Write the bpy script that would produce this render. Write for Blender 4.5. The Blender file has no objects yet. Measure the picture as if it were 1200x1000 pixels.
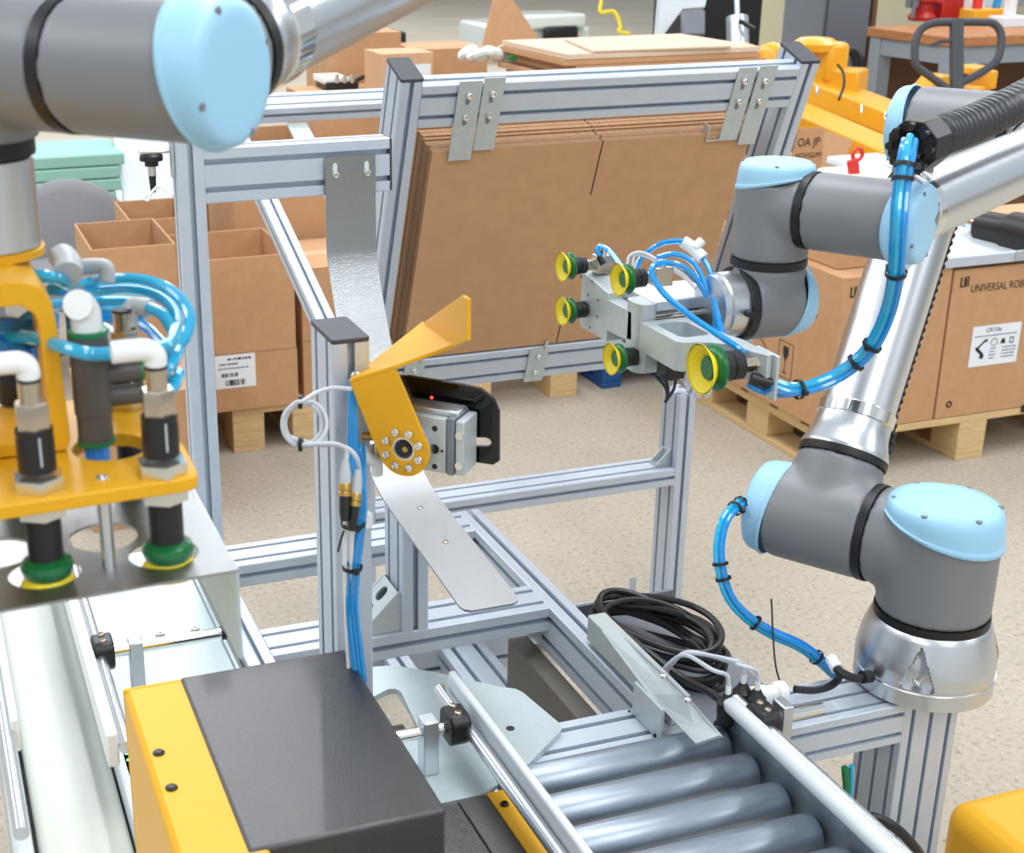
import bpy, bmesh, math, random
from mathutils import Vector, Matrix
from mathutils.geometry import tessellate_polygon
random.seed(7)
SC = bpy.context.scene
COL = SC.collection
V = Vector
PI = math.pi
# ------------------------------------------------------------------ camera
CAM_H, FPX, CX, CY = 1.6, 1650.0, 460.0, 500.0          # principal point lies left of the frame centre (cropped photo)
yaw, pitch, roll = math.radians(18.9), math.radians(20.45), math.radians(-0.3)
c_f = V((math.sin(yaw)*math.cos(pitch), math.cos(yaw)*math.cos(pitch), -math.sin(pitch)))
_r0 = V((math.cos(yaw), -math.sin(yaw), 0)); _u0 = _r0.cross(c_f)
c_r = _r0*math.cos(roll)+_u0*math.sin(roll); c_u = _u0*math.cos(roll)-_r0*math.sin(roll)
c_o = V((0, 0, CAM_H))
cam = bpy.data.cameras.new('camera'); camo = bpy.data.objects.new('camera', cam); COL.objects.link(camo)
m = Matrix((c_r, c_u, -c_f)).transposed().to_4x4(); m.translation = c_o; camo.matrix_world = m
cam.sensor_width = 36; cam.sensor_fit = 'HORIZONTAL'; cam.lens = FPX/1200*36
cam.shift_x = (600-CX)/1200; cam.clip_start = 0.05; cam.clip_end = 100
cam.dof.use_dof = True; cam.dof.focus_distance = 1.95; cam.dof.aperture_fstop = 11.0
SC.camera = camo
# measuring helpers: where a sight line meets a depth or a plane of the room
def ray(x, y): return c_f + c_r*((x-CX)/FPX) + c_u*((CY-y)/FPX)
def D(x, y, d): return c_o + ray(x, y)*d
def Zp(x, y, z): v = ray(x, y); return c_o + v*((z-CAM_H)/v.z)
def Xp(x, y, X): v = ray(x, y); return c_o + v*(X/v.x)
def Yp(x, y, Y): v = ray(x, y); return c_o + v*(Y/v.y)
# ------------------------------------------------------------------ light
w = bpy.data.worlds.new('hall_ambient'); SC.world = w; w.use_nodes = True
w.node_tree.nodes['Background'].inputs[0].default_value = (0.84, 0.92, 1.0, 1)
w.node_tree.nodes['Background'].inputs[1].default_value = 0.62
def ceiling_lamp(x, y, z, sx, sy, e, col=(0.97, 0.98, 1.0)):
    l = bpy.data.lights.new('ceiling_lamp', 'AREA'); l.shape = 'RECTANGLE'; l.size = sx; l.size_y = sy; l.energy = e; l.color = col
    o = bpy.data.objects.new('ceiling_lamp', l); COL.objects.link(o); o.location = (x, y, z)
for lx in (-3.6, 1.2, 6.0):
    for ly in (-2.2, 2.0, 6.2, 10.4, 14.6, 18.8):
        ceiling_lamp(lx, ly, 4.3, 1.3, 3.2, 92)
SC.view_settings.view_transform = 'Standard'; SC.view_settings.look = 'None'
SC.view_settings.exposure = 0.14; SC.view_settings.gamma = 1.0
SC.view_settings.use_curve_mapping = False
# ------------------------------------------------------------------ materials
def lin(h):
    h = h.lstrip('#'); c = [int(h[i:i+2], 16)/255 for i in (0, 2, 4)]
    return tuple(((v+0.055)/1.055)**2.4 if v > 0.04045 else v/12.92 for v in c)+(1,)
MT = {}
def mat(name, c, rough=0.5, metal=0.0, noise=0.0, nscale=60, bump=0.0, bscale=200, coat=0.0, trans=0.0, spec=0.5, emit=0, stretch=None, c2=None, sss=0, alpha=1):
    m = bpy.data.materials.new(name); m.use_nodes = True; nt = m.node_tree; b = nt.nodes['Principled BSDF']
    c = lin(c) if isinstance(c, str) else c
    b.inputs['Base Color'].default_value = c; b.inputs['Roughness'].default_value = rough; b.inputs['Metallic'].default_value = metal
    b.inputs['Coat Weight'].default_value = coat; b.inputs['Coat Roughness'].default_value = 0.08
    b.inputs['Transmission Weight'].default_value = trans; b.inputs['Specular IOR Level'].default_value = spec
    b.inputs['Alpha'].default_value = alpha
    if emit: b.inputs['Emission Color'].default_value = c; b.inputs['Emission Strength'].default_value = emit
    if noise or bump:
        tc = nt.nodes.new('ShaderNodeTexCoord'); mp = nt.nodes.new('ShaderNodeMapping')
        nt.links.new(tc.outputs['Object'], mp.inputs[0])
        if stretch: mp.inputs['Scale'].default_value = stretch
    if noise:
        n = nt.nodes.new('ShaderNodeTexNoise'); n.inputs['Scale'].default_value = nscale; n.inputs['Detail'].default_value = 5; n.inputs['Roughness'].default_value = 0.6
        nt.links.new(mp.outputs[0], n.inputs[0])
        r = nt.nodes.new('ShaderNodeValToRGB'); nt.links.new(n.outputs['Fac'], r.inputs[0])
        d = lin(c2) if c2 else tuple(v*(1-noise) for v in c[:3])+(1,)
        e = tuple(min(1, v*(1+noise*0.55)) for v in c[:3])+(1,)
        r.color_ramp.elements[0].position = 0.3; r.color_ramp.elements[0].color = d
        r.color_ramp.elements[1].position = 0.7; r.color_ramp.elements[1].color = e
        nt.links.new(r.outputs[0], b.inputs['Base Color'])
    if bump:
        n2 = nt.nodes.new('ShaderNodeTexNoise'); n2.inputs['Scale'].default_value = bscale; n2.inputs['Detail'].default_value = 3
        nt.links.new(mp.outputs[0], n2.inputs[0])
        bp = nt.nodes.new('ShaderNodeBump'); bp.inputs['Strength'].default_value = bump; bp.inputs['Distance'].default_value = 0.002
        nt.links.new(n2.outputs['Fac'], bp.inputs['Height']); nt.links.new(bp.outputs[0], b.inputs['Normal'])
    MT[name] = m; return m
mat('alu', '#c3cdd9', 0.42, 0.35, noise=0.04, nscale=30)
mat('alu_plain', '#ccd2d8', 0.32, 0.9)
mat('alu_milled', '#bcc5c6', 0.42, 0.35, noise=0.06, nscale=90)
mat('cast_silver', '#cfd3d6', 0.30, 0.95)
mat('tube_silver', '#d8dce0', 0.27, 0.95)
mat('chrome', '#e6e6e4', 0.10, 1.0)
mat('steel_brushed', '#a3a6a8', 0.30, 1.0, bump=0.25, bscale=40, stretch=(4, 60, 4))
mat('steel_roller', '#96a1ad', 0.36, 0.7, noise=0.10, nscale=25, stretch=(1, 6, 6))
mat('zinc', '#d9dcd8', 0.22, 0.9)
mat('plate_pale', '#b4c3c5', 0.38, 0.3, noise=0.05, nscale=70)
mat('plate_dark', '#6d675f', 0.5, 0.3, noise=0.08)
mat('cap_dark', '#3d4046', 0.55)
mat('ur_grey', '#7e8083', 0.46, 0.15, bump=0.05, bscale=900)
mat('ur_blue', '#9bcbe6', 0.40)
mat('rubber_black', '#101012', 0.45)
mat('plastic_black', '#18191b', 0.40)
mat('cable_black', '#17181a', 0.42)
mat('hose_black', '#2a2c30', 0.28, spec=0.8)
mat('cable_grey', '#c6cbd3', 0.45)
mat('yellow_paint', '#e2a825', 0.36, spec=0.2)
mat('yellow_rubber', '#ecd51d', 0.45)
mat('green_rubber', '#0a6434', 0.25)
mat('green_cap', '#157a45', 0.4)
mat('tube_blue', (0.02, 0.40, 0.92, 1), 0.12, coat=0.5, trans=0.35)
mat('tube_blue_dark', (0.01, 0.22, 0.72, 1), 0.2, coat=0.4)
mat('tube_cyan', (0.03, 0.55, 0.88, 1), 0.12, coat=0.5, trans=0.35)
mat('white_plastic', '#e9ebea', 0.38)
mat('grey_plastic', '#b9bfc3', 0.4)
mat('manifold', '#54524f', 0.5)
mat('nickel', '#c4b9a9', 0.25, 0.95)
mat('brass', '#c9a35c', 0.3, 0.9)
mat('black_powder', '#17181a', 0.33, spec=1.0, coat=0.2, bump=0.5, bscale=620)
mat('black_acrylic', '#060607', 0.06)
mat('card', '#c0946c', 0.85, noise=0.07, nscale=30)
mat('card_light', '#cfa883', 0.85, noise=0.06, nscale=30)
mat('card_pale', '#d6bfa6', 0.85, noise=0.05, nscale=20)
mat('card_edge', '#b18a66', 0.9, noise=0.35, nscale=160, stretch=(3, 1, 1))
mat('card_edge_light', '#b58f6c', 0.9, noise=0.25, nscale=240)
mat('card_inside', '#c79a7c', 0.85, noise=0.05)
mat('wood', '#d6b784', 0.75, noise=0.16, nscale=14, stretch=(1, 9, 9))
mat('wood_bench', '#b4794a', 0.5, noise=0.25, nscale=10, stretch=(6, 1, 6))
mat('paper', '#e6ebf0', 0.6)
mat('ink', '#2c2925', 0.8)
mat('ink_blue', '#4d5a7c', 0.8)
mat('belt_white', '#c3c8bf', 0.22, noise=0.05, nscale=3, stretch=(14, 0.6, 1), coat=0.3)
mat('white_side', '#cfd6da', 0.4)
mat('foam_green', '#8fc0b0', 0.8)
mat('foam_white', '#dfe8f2', 0.7)
mat('chair_fabric', '#85868a', 0.95, noise=0.15, nscale=300)
mat('red_paint', '#b8261f', 0.35)
mat('red_plastic', '#d8352c', 0.4)
mat('blue_plastic', '#14508f', 0.45)
mat('grey_paint', '#8e979f', 0.5)
mat('orange_print', '#e8742a', 0.5, noise=0.5, nscale=40)
mat('film', '#dde6e2', 0.15, trans=0.0, coat=0.4, bump=0.6, bscale=30)
mat('pallet_grey', '#b9b2a2', 0.8, noise=0.1)
mat('wall_paint', '#c9c2a4', 0.8)
mat('wall_light', '#cfd4d8', 0.8)
mat('panel_brown', '#6a4a30', 0.7)
mat('steel_grey', '#7c8189', 0.45, 0.3)
mat('green_led', (0.1, 1.0, 0.3, 1), 0.4, emit=4)
mat('red_led', (1.0, 0.05, 0.02, 1), 0.4, emit=4)
mat('clear_acrylic', '#dfe9ee', 0.08, alpha=0.35)
mat('orange_yellow', '#eaab26', 0.35, coat=0.2)
# concrete floor: tan with dark and pale aggregate
def floor_mat():
    m = bpy.data.materials.new('concrete_floor'); m.use_nodes = True; nt = m.node_tree; b = nt.nodes['Principled BSDF']
    b.inputs['Roughness'].default_value = 0.62; b.inputs['Specular IOR Level'].default_value = 0.35
    tc = nt.nodes.new('ShaderNodeTexCoord')
    def noise(s, d, r=0.6):
        n = nt.nodes.new('ShaderNodeTexNoise'); n.inputs['Scale'].default_value = s; n.inputs['Detail'].default_value = d; n.inputs['Roughness'].default_value = r
        nt.links.new(tc.outputs['Object'], n.inputs[0]); return n
    def ramp(n, stops):
        r = nt.nodes.new('ShaderNodeValToRGB'); nt.links.new(n.outputs['Fac'], r.inputs[0])
        while len(r.color_ramp.elements) < len(stops): r.color_ramp.elements.new(0.5)
        for e, (p, c) in zip(r.color_ramp.elements, stops): e.position = p; e.color = lin(c) if isinstance(c, str) else c
        return r
    a = ramp(noise(1.3, 4), [(0.3, '#aaa191'), (0.7, '#b7ae9f')])
    sp = ramp(noise(75, 2, 0.7), [(0.30, (0.62, 0.60, 0.60, 1)), (0.42, (0.95, 0.95, 0.95, 1)), (0.60, (1, 1, 1, 1)), (0.72, (1.25, 1.24, 1.2, 1))])
    s2 = ramp(noise(22, 3, 0.7), [(0.27, (0.76, 0.78, 0.82, 1)), (0.36, (1, 1, 1, 1)), (0.66, (1, 1, 1, 1)), (0.75, (1.12, 1.1, 1.05, 1))])
    def mul(x, y):
        k = nt.nodes.new('ShaderNodeMix'); k.data_type = 'RGBA'; k.blend_type = 'MULTIPLY'; k.inputs[0].default_value = 1
        nt.links.new(x, k.inputs[6]); nt.links.new(y, k.inputs[7]); return k.outputs[2]
    nt.links.new(mul(mul(a.outputs[0], sp.outputs[0]), s2.outputs[0]), b.inputs['Base Color'])
    MT['floor'] = m
floor_mat()
# ------------------------------------------------------------------ mesh helpers
def perp(a):
    a = a.normalized(); t = V((0, 0, 1)) if abs(a.z) < 0.9 else V((1, 0, 0))
    u = t.cross(a).normalized(); return u, a.cross(u).normalized()
def catmull(pts, n=8, closed=False):
    pts = [V(p) for p in pts]
    if len(pts) < 3 and not closed: return pts
    out = []; N = len(pts)
    for i in range(N if closed else N-1):
        if closed: p0, p1, p2, p3 = pts[i-1], pts[i], pts[(i+1) % N], pts[(i+2) % N]
        else:
            p1, p2 = pts[i], pts[i+1]
            p0 = pts[i-1] if i else p1*2-p2; p3 = pts[i+2] if i+2 < N else p2*2-p1
        for k in range(n):
            t = k/n; out.append(0.5*((2*p1)+(p2-p0)*t+(2*p0-5*p1+4*p2-p3)*t*t+(3*p1-p0-3*p2+p3)*t**3))
    if not closed: out.append(pts[-1])
    return out
class MB:
    def __init__(s): s.v = []; s.f = []
    def add(s, vs, fs):
        n = len(s.v); s.v += [V(x) for x in vs]; s.f += [tuple(i+n for i in f) for f in fs]; return s
    def box(s, p0, p1):
        (x0, x1), (y0, y1), (z0, z1) = [sorted((p0[i], p1[i])) for i in range(3)]
        return s.add([(x0,y0,z0),(x1,y0,z0),(x1,y1,z0),(x0,y1,z0),(x0,y0,z1),(x1,y0,z1),(x1,y1,z1),(x0,y1,z1)],
                     [(3,2,1,0),(4,5,6,7),(0,1,5,4),(1,2,6,5),(2,3,7,6),(3,0,4,7)])
    def obox(s, c, ax, ay, az, hx, hy, hz):
        c = V(c); vs = [c+ax*(hx*i)+ay*(hy*j)+az*(hz*k) for k in (-1,1) for i, j in ((-1,-1),(1,-1),(1,1),(-1,1))]
        return s.add(vs, [(3,2,1,0),(4,5,6,7),(0,1,5,4),(1,2,6,5),(2,3,7,6),(3,0,4,7)])
    def prism(s, poly, o, ax, ay, az, dep, holes=()):
        o = V(o); loops = [list(poly)]+[list(h) for h in holes]
        flat = [p for l in loops for p in l]; n = len(flat); base = len(s.v)
        for k in (0, dep): s.v += [o+ax*p[0]+ay*p[1]+az*k for p in flat]
        if holes or len(poly) > 40:
            tr = tessellate_polygon([[V((p[0], p[1], 0)) for p in l] for l in loops])
            for t in tr:
                s.f.append((base+t[0], base+t[1], base+t[2])); s.f.append((base+n+t[2], base+n+t[1], base+n+t[0]))
        else:
            s.f.append(tuple(base+i for i in reversed(range(n)))); s.f.append(tuple(base+n+i for i in range(n)))
        k = 0
        for l in loops:
            L = len(l)
            for i in range(L): a = base+k+i; b = base+k+(i+1) % L; s.f.append((a, b, b+n, a+n))
            k += L
        return s
    def lathe(s, prof, o, axis, seg=40, ref=None, rfun=None, cap0=True, cap1=True):
        o = V(o); a = V(axis).normalized()
        if ref: u = (V(ref)-a*V(ref).dot(a)).normalized(); v = a.cross(u)
        else: u, v = perp(a)
        base = len(s.v)
        for r, h in prof:
            for i in range(seg):
                t = 2*PI*i/seg; rr = rfun(r, h, t) if rfun else r
                s.v.append(o+a*h+(u*math.cos(t)+v*math.sin(t))*rr)
        for j in range(len(prof)-1):
            for i in range(seg):
                k = (i+1) % seg; s.f.append((base+j*seg+i, base+j*seg+k, base+(j+1)*seg+k, base+(j+1)*seg+i))
        if cap0: s.f.append(tuple(base+i for i in reversed(range(seg))))
        if cap1: s.f.append(tuple(base+(len(prof)-1)*seg+i for i in range(seg)))
        return s
    def cyl(s, p0, p1, r, seg=24, r1=None):
        p0 = V(p0); p1 = V(p1); return s.lathe([(r, 0), (r if r1 is None else r1, (p1-p0).length)], p0, p1-p0, seg)
    def tube(s, pts, r, seg=8, closed=False, sm=8):
        P = catmull(pts, sm, closed); N = len(P); base = len(s.v)
        T = [((P[(i+1) % N] if (closed or i < N-1) else P[i])-(P[i-1] if (closed or i) else P[i])).normalized() for i in range(N)]
        u, _ = perp(T[0]); R = r if callable(r) else (lambda q: r)
        for i in range(N):
            u = (u-T[i]*u.dot(T[i])).normalized(); w2 = T[i].cross(u); rr = R(i/max(1, N-1))
            for k in range(seg): t = 2*PI*k/seg; s.v.append(P[i]+(u*math.cos(t)+w2*math.sin(t))*rr)
        for i in range(N if closed else N-1):
            for k in range(seg):
                a = base+i*seg; b = base+((i+1) % N)*seg; q = (k+1) % seg; s.f.append((a+k, a+q, b+q, b+k))
        if not closed: s.f.append(tuple(base+k for k in reversed(range(seg)))); s.f.append(tuple(base+(N-1)*seg+k for k in range(seg)))
        return s
    def ball(s, c, r, seg=16, rings=10, ax=None, squash=1):
        a = V(ax) if ax else V((0, 0, 1))
        pr = [(max(1e-5, r*math.sin(PI*i/rings)), -r*squash*math.cos(PI*i/rings)) for i in range(rings+1)]
        return s.lathe(pr, c, a, seg, cap0=False, cap1=False)
    def sheet(s, pts, widthv, th):            # a bent strip: centre line pts, width vector, thickness
        P = [V(p) for p in pts]; N = len(P); wv = V(widthv); base = len(s.v)
        for i in range(N):
            t = (P[min(i+1, N-1)]-P[max(i-1, 0)]).normalized(); n = t.cross(wv).normalized()
            for q in (-0.5, 0.5):
                for k in (-0.5, 0.5): s.v.append(P[i]+wv*q+n*(th*k))
        for i in range(N-1):
            a = base+i*4; b = a+4
            s.f += [(a, b, b+2, a+2), (a+1, a+3, b+3, b+1), (a, a+1, b+1, b), (a+2, b+2, b+3, a+3)]
        s.f += [(base, base+2, base+3, base+1), (base+4*N-4, base+4*N-3, base+4*N-1, base+4*N-2)]
        return s
    def build(s, name, m, parent=None, loc=None, smooth=35, bevel=0, bseg=2, remesh=None):
        if parent is not None: L = WORLD[parent.name]
        elif loc is not None: L = V(loc)
        else:
            lo = [min(q[i] for q in s.v) for i in range(3)]; hi = [max(q[i] for q in s.v) for i in range(3)]
            L = V(((lo[0]+hi[0])/2, (lo[1]+hi[1])/2, lo[2]))
        me = bpy.data.meshes.new(name); me.from_pydata([q-L for q in s.v], [], s.f); me.validate()
        bm = bmesh.new(); bm.from_mesh(me); bmesh.ops.recalc_face_normals(bm, faces=bm.faces); bm.to_mesh(me); bm.free()
        me.materials.append(MT[m])
        if smooth:
            me.polygons.foreach_set('use_smooth', [True]*len(me.polygons)); me.set_sharp_from_angle(angle=math.radians(smooth))
        o = bpy.data.objects.new(name, me); COL.objects.link(o)
        if parent is not None: o.parent = parent; WORLD[o.name] = L
        else: o.location = L; WORLD[o.name] = L
        if bevel:
            b = o.modifiers.new('bevel', 'BEVEL'); b.width = bevel; b.segments = bseg; b.limit_method = 'ANGLE'; b.angle_limit = math.radians(40); b.harden_normals = False
        if remesh:
            r = o.modifiers.new('remesh', 'REMESH'); r.mode = 'VOXEL'; r.voxel_size = remesh[0]; r.use_smooth_shade = True
            q = o.modifiers.new('smooth', 'SMOOTH'); q.factor = 0.6; q.iterations = remesh[1]
        return o
WORLD = {}
def thing(name, label, cat, loc, group=None):
    o = bpy.data.objects.new(name, None); COL.objects.link(o); o.location = loc; o.empty_display_size = 0.05
    WORLD[o.name] = V(loc); o['label'] = label; o['category'] = cat
    if group: o['group'] = group
    return o
def tag(o, label, cat, group=None):
    o['label'] = label; o['category'] = cat
    if group: o['group'] = group
    return o
def struct(o): o['kind'] = 'structure'; return o
def copy_tree(o, off, parent=None):
    c = o.copy(); COL.objects.link(c)
    if parent is None: c.location = o.location+V(off); WORLD[c.name] = WORLD[o.name]+V(off)
    else: c.parent = parent; WORLD[c.name] = WORLD[parent.name]
    for ch in o.children: copy_tree(ch, off, c)
    return c
def circ(cx, cy, r, n=24, ry=None): return [(cx+r*math.cos(2*PI*i/n), cy+(ry or r)*math.sin(2*PI*i/n)) for i in range(n)]
def rrect(x0, y0, x1, y1, r, n=5):
    out = []
    for cx, cy, a in ((x1-r, y0+r, -PI/2), (x1-r, y1-r, 0), (x0+r, y1-r, PI/2), (x0+r, y0+r, PI)):
        out += [(cx+r*math.cos(a+PI/2*i/n), cy+r*math.sin(a+PI/2*i/n)) for i in range(n+1)]
    return out
EX, EY, EZ = V((1, 0, 0)), V((0, 1, 0)), V((0, 0, 1))
# T-slot extrusion section, nw x nh units of size p
def tslot(nw, nh, p):
    W, Hh = nw*p, nh*p; o, t, d1, d2 = p*0.105, p*0.2, p*0.11, p*0.27; out = []
    sides = [((-W/2, -Hh/2), (1, 0), (0, 1), nw), ((W/2, -Hh/2), (0, 1), (-1, 0), nh), ((W/2, Hh/2), (-1, 0), (0, -1), nw), ((-W/2, Hh/2), (0, -1), (1, 0), nh)]
    c = p*0.04
    for (sx, sy), (dx, dy), (ix, iy), n in sides:
        f = lambda a, b: (sx+dx*a+ix*b, sy+dy*a+iy*b)
        out.append(f(c, 0))
        for k in range(n):
            m_ = (k+0.5)*p
            out += [f(m_-o, 0), f(m_-o, d1), f(m_-t, d1+p*0.03), f(m_-t, d2), f(m_+t, d2), f(m_+t, d1+p*0.03), f(m_+o, d1), f(m_+o, 0)]
        out.append(f(n*p-c, 0))
    return out
def beam(name, parent, p0, p1, wdir, nw, nh, p=0.04, m='alu'):   # centre line p0-p1, wdir = direction of the nw side
    p0 = V(p0); p1 = V(p1); a = (p1-p0).normalized(); wd = V(wdir); wd = (wd-a*wd.dot(a)).normalized(); h = a.cross(wd)
    return MB().prism(tslot(nw, nh, p), p0, wd, h, a, (p1-p0).length).build(name, m, parent, smooth=0)
def screw(parent, c, n, r=0.005, h=0.004, m='zinc', name='screw'):
    n = V(n).normalized()
    return MB().lathe([(r, 0), (r, h*0.5), (r*0.8, h), (r*0.55, h*1.1), (r*0.5, h*0.5)], c, n, 12).build(name, m, parent)
def text(s, size, o, ax, ay, m, parent, name='printed_lettering', align='LEFT', sx=1.0, extr=0.0004):
    cu = bpy.data.curves.new('t', 'FONT'); cu.body = s; cu.size = size; cu.align_x = align; cu.resolution_u = 3
    to = bpy.data.objects.new('t', cu); COL.objects.link(to)
    dg = bpy.context.evaluated_depsgraph_get(); me0 = bpy.data.meshes.new_from_object(to.evaluated_get(dg))
    bpy.data.objects.remove(to); bpy.data.curves.remove(cu)
    az = ax.cross(ay); mb = MB(); o = V(o)+az*extr
    mb.add([o+ax*(q.co.x*sx)+ay*q.co.y for q in me0.vertices], [tuple(f.vertices) for f in me0.polygons])
    bpy.data.meshes.remove(me0)
    return mb.build(name, m, parent, smooth=0)
def zip_tie(parent, c, axis, r, m='plastic_black'):
    u, v = perp(V(axis)); mb = MB().lathe([(r, -0.002), (r+0.0012, -0.002), (r+0.0012, 0.002), (r, 0.002)], c, axis, 20, cap0=False, cap1=False)
    mb.obox(V(c)+u*(r+0.002), V(axis).normalized(), u, v, 0.0025, 0.003, 0.0025)
    return mb.build('cable_tie', m, parent)
def bundle(parent, pts, n, R, r, m, name='tube', twist=0.6, sm=8, ms=None):
    P = catmull(pts, sm); N = len(P); outs = [[] for _ in range(n)]
    T = [(P[min(i+1, N-1)]-P[max(i-1, 0)]).normalized() for i in range(N)]; u, _ = perp(T[0])
    for i in range(N):
        u = (u-T[i]*u.dot(T[i])).normalized(); v = T[i].cross(u)
        for k in range(n):
            t = 2*PI*k/n+twist*i/N*2; rr = R if (n < 6 or k) else 0
            outs[k].append(P[i]+(u*math.cos(t)+v*math.sin(t))*rr)
    for k in range(n): MB().tube(outs[k], r, 8, sm=1).build(name, (ms or [m])[k % len(ms or [m])], parent)
    return P, T
# ================================================================== the setting
struct(MB().box((-8, -4, -0.1), (24, 30, 0)).build('floor', 'floor', loc=(0, 0, 0), smooth=0))
struct(MB().box((7.05, 10.9, 0), (24, 11.1, 4.6)).build('wall_back', 'wall_paint', smooth=0))
struct(MB().box((-8, 29.8, 0), (24, 30, 4.6)).build('wall_far', 'wall_paint', smooth=0))
struct(MB().box((-8.2, -4, 0), (-8, 30, 4.6)).build('wall_left', 'wall_light', smooth=0))
struct(MB().box((-8, -4.2, 0), (24, -4, 4.6)).build('wall_rear', 'wall_light', smooth=0))
# ================================================================== base frame of the cell (40 mm extrusion)
ZF = 0.60
fr = thing('machine_base', 'low ladder frame of slotted aluminium beams under the steel slide', 'frame', (0.62, 1.7, 0))
def bx(name, par, x0, x1, y, z0, z1, ny=None, p=0.04, m='alu'):   # beam along X, y = (y0, y1)
    return beam(name, par, (x0, (y[0]+y[1])/2, (z0+z1)/2), (x1, (y[0]+y[1])/2, (z0+z1)/2), EY, max(1, round((y[1]-y[0])/p)), max(1, round((z1-z0)/p)), p, m)
def by(name, par, y0, y1, x, z0, z1, p=0.04, m='alu'):
    return beam(name, par, ((x[0]+x[1])/2, y0, (z0+z1)/2), ((x[0]+x[1])/2, y1, (z0+z1)/2), EX, max(1, round((x[1]-x[0])/p)), max(1, round((z1-z0)/p)), p, m)
def bz(name, par, z0, z1, x, y, p=0.04, m='alu'):
    return beam(name, par, ((x[0]+x[1])/2, (y[0]+y[1])/2, z0), ((x[0]+x[1])/2, (y[0]+y[1])/2, z1), EX, max(1, round((x[1]-x[0])/p)), max(1, round((y[1]-y[0])/p)), p, m)
by('side_beam', fr, 1.34, 2.095, (0.837, 0.877), ZF-0.08, ZF)
by('side_beam', fr, 1.34, 2.095, (0.367, 0.407), ZF-0.08, ZF)
bx('cross_beam', fr, 0.407, 0.837, (1.717, 1.797), ZF-0.04, ZF)
bx('cross_beam', fr, 0.407, 0.837, (2.015, 2.095), ZF-0.04, ZF)
bx('cross_beam', fr, 0.407, 0.837, (1.345, 1.425), ZF-0.04, ZF)
by('lower_beam', fr, 1.45, 2.02, (0.765, 0.845), 0.36, 0.40)
by('lower_beam', fr, 1.80, 1.98, (0.66, 0.70), 0.37, 0.41)
bx('lower_beam', fr, 0.42, 0.92, (1.99, 2.03), 0.34, 0.42)
for x in ((0.367, 0.407), (0.837, 0.877)):
    for y in ((1.42, 1.46), (2.035, 2.075)): bz('leg', fr, 0.0, ZF-0.08, x, y)
MB().box((0.803, 1.44, 0.24), (0.807, 1.79, 0.515)).build('skirt_panel', 'plate_dark', fr, smooth=0)
MB().box((0.807, 1.44, 0.505), (0.835, 1.79, 0.515)).build('skirt_flange', 'plate_dark', fr, smooth=0)
def gusset(par, c, ax, ay, w, s=0.035, name='corner_bracket', m='alu_milled'):   # triangular die-cast corner with legs along ax and ay
    wv = ax.cross(ay).normalized(); mb = MB(); o = V(c)-wv*(w/2); t = 0.004
    mb.prism([(0, 0), (s, 0), (s, t), (t, t), (t, s), (0, s)], o, ax, ay, wv, w)
    for k in (0, w-0.004): mb.prism([(t, t), (s, t), (t, s)], o+wv*k, ax, ay, wv, 0.004)
    return mb.build(name, m, par, smooth=0)
gusset(fr, (0.837, 1.757, ZF-0.04), -EX, -EZ, 0.036)
gusset(fr, (0.835, 2.055, ZF-0.04), -EX, -EZ, 0.036)
# short post that carries the slide, with its slotted foot bracket
sp = thing('support_post', 'short slotted aluminium post holding up the steel slide', 'post', (0.62, 1.757, ZF))
bz('profile', sp, ZF, ZF+0.197, (0.602, 0.642), (1.717, 1.797))
fb = MB(); fb.prism([(0, 0), (0.062, 0), (0.062, 0.006), (0.006, 0.062), (0, 0.062)], (0.602, 1.724, ZF+0.0005), -EX, EZ, EY, 0.004)
fb.prism([(0, 0), (0.062, 0), (0.062, 0.006), (0.006, 0.062), (0, 0.062)], (0.602, 1.786, ZF+0.0005), -EX, EZ, EY, 0.004)
dv = V((0.062, 0, -0.062)).normalized()
fb.prism(rrect(0.004, -0.034, 0.076, 0.034, 0.003), (0.600, 1.757, ZF+0.0655), V((-0.7071, 0, -0.7071)), EY, V((0.7071, 0, -0.7071)), 0.004,
         holes=[rrect(0.012, -0.010, 0.036, 0.010, 0.009), rrect(0.044, -0.010, 0.068, 0.010, 0.009)])
fb.build('foot_bracket', 'alu_milled', sp, smooth=30)
# ================================================================== left upright with the high cross bar
up = thing('upright_frame', 'tall slotted aluminium post with crossbar the curved slide hangs from', 'frame', (0.382, 2.04, 0))
bz('post', up, ZF, 1.30, (0.362, 0.402), (2.0, 2.04))
bx('cross_bar', up, 0.402, 0.684, (2.005, 2.045), 1.19, 1.27)
MB().prism(rrect(-0.0195, -0.0395, 0.0195, 0.0395, 0.003), (0.684, 2.025, 1.23), EY, EZ, EX, 0.004).build('end_cap', 'cap_dark', up)
bz('post_foot', up, 0.0, ZF, (0.367, 0.407), (2.10, 2.14))
# sensor clipped on the upright
se = thing('reflex_sensor', 'small black sensor with pigtail hanging beside the tall left post', 'sensor', D(178, 192, 2.05))
s0 = D(177, 183, 2.03)
MB().lathe([(0.014, 0), (0.017, 0.003), (0.017, 0.010), (0.010, 0.012), (0.010, 0.018)], s0+EZ*0.004, -EZ, 20).build('body', 'plastic_black', se)
MB().lathe([(0.006, 0), (0.006, 0.014)], s0-EZ*0.014, -EZ, 16).build('nut', 'zinc', se)
MB().lathe([(0.0055, 0), (0.004, 0.024)], s0-EZ*0.028, -EZ, 16).build('strain_relief', 'plastic_black', se)
q0 = s0-EZ*0.052
MB().tube([q0, D(173, 228, 2.03), D(170, 233, 2.03), D(174, 234, 2.03), D(179, 224, 2.03), D(188, 219, 2.03), D(203, 230, 2.02)], 0.0022, 8).build('pigtail', 'white_plastic', se)
MB().box(s0+V((-0.017, -0.008, 0.004)), s0+V((0.045, 0.008, 0.008))).build('bracket', 'zinc', se, bevel=0.001)
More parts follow.
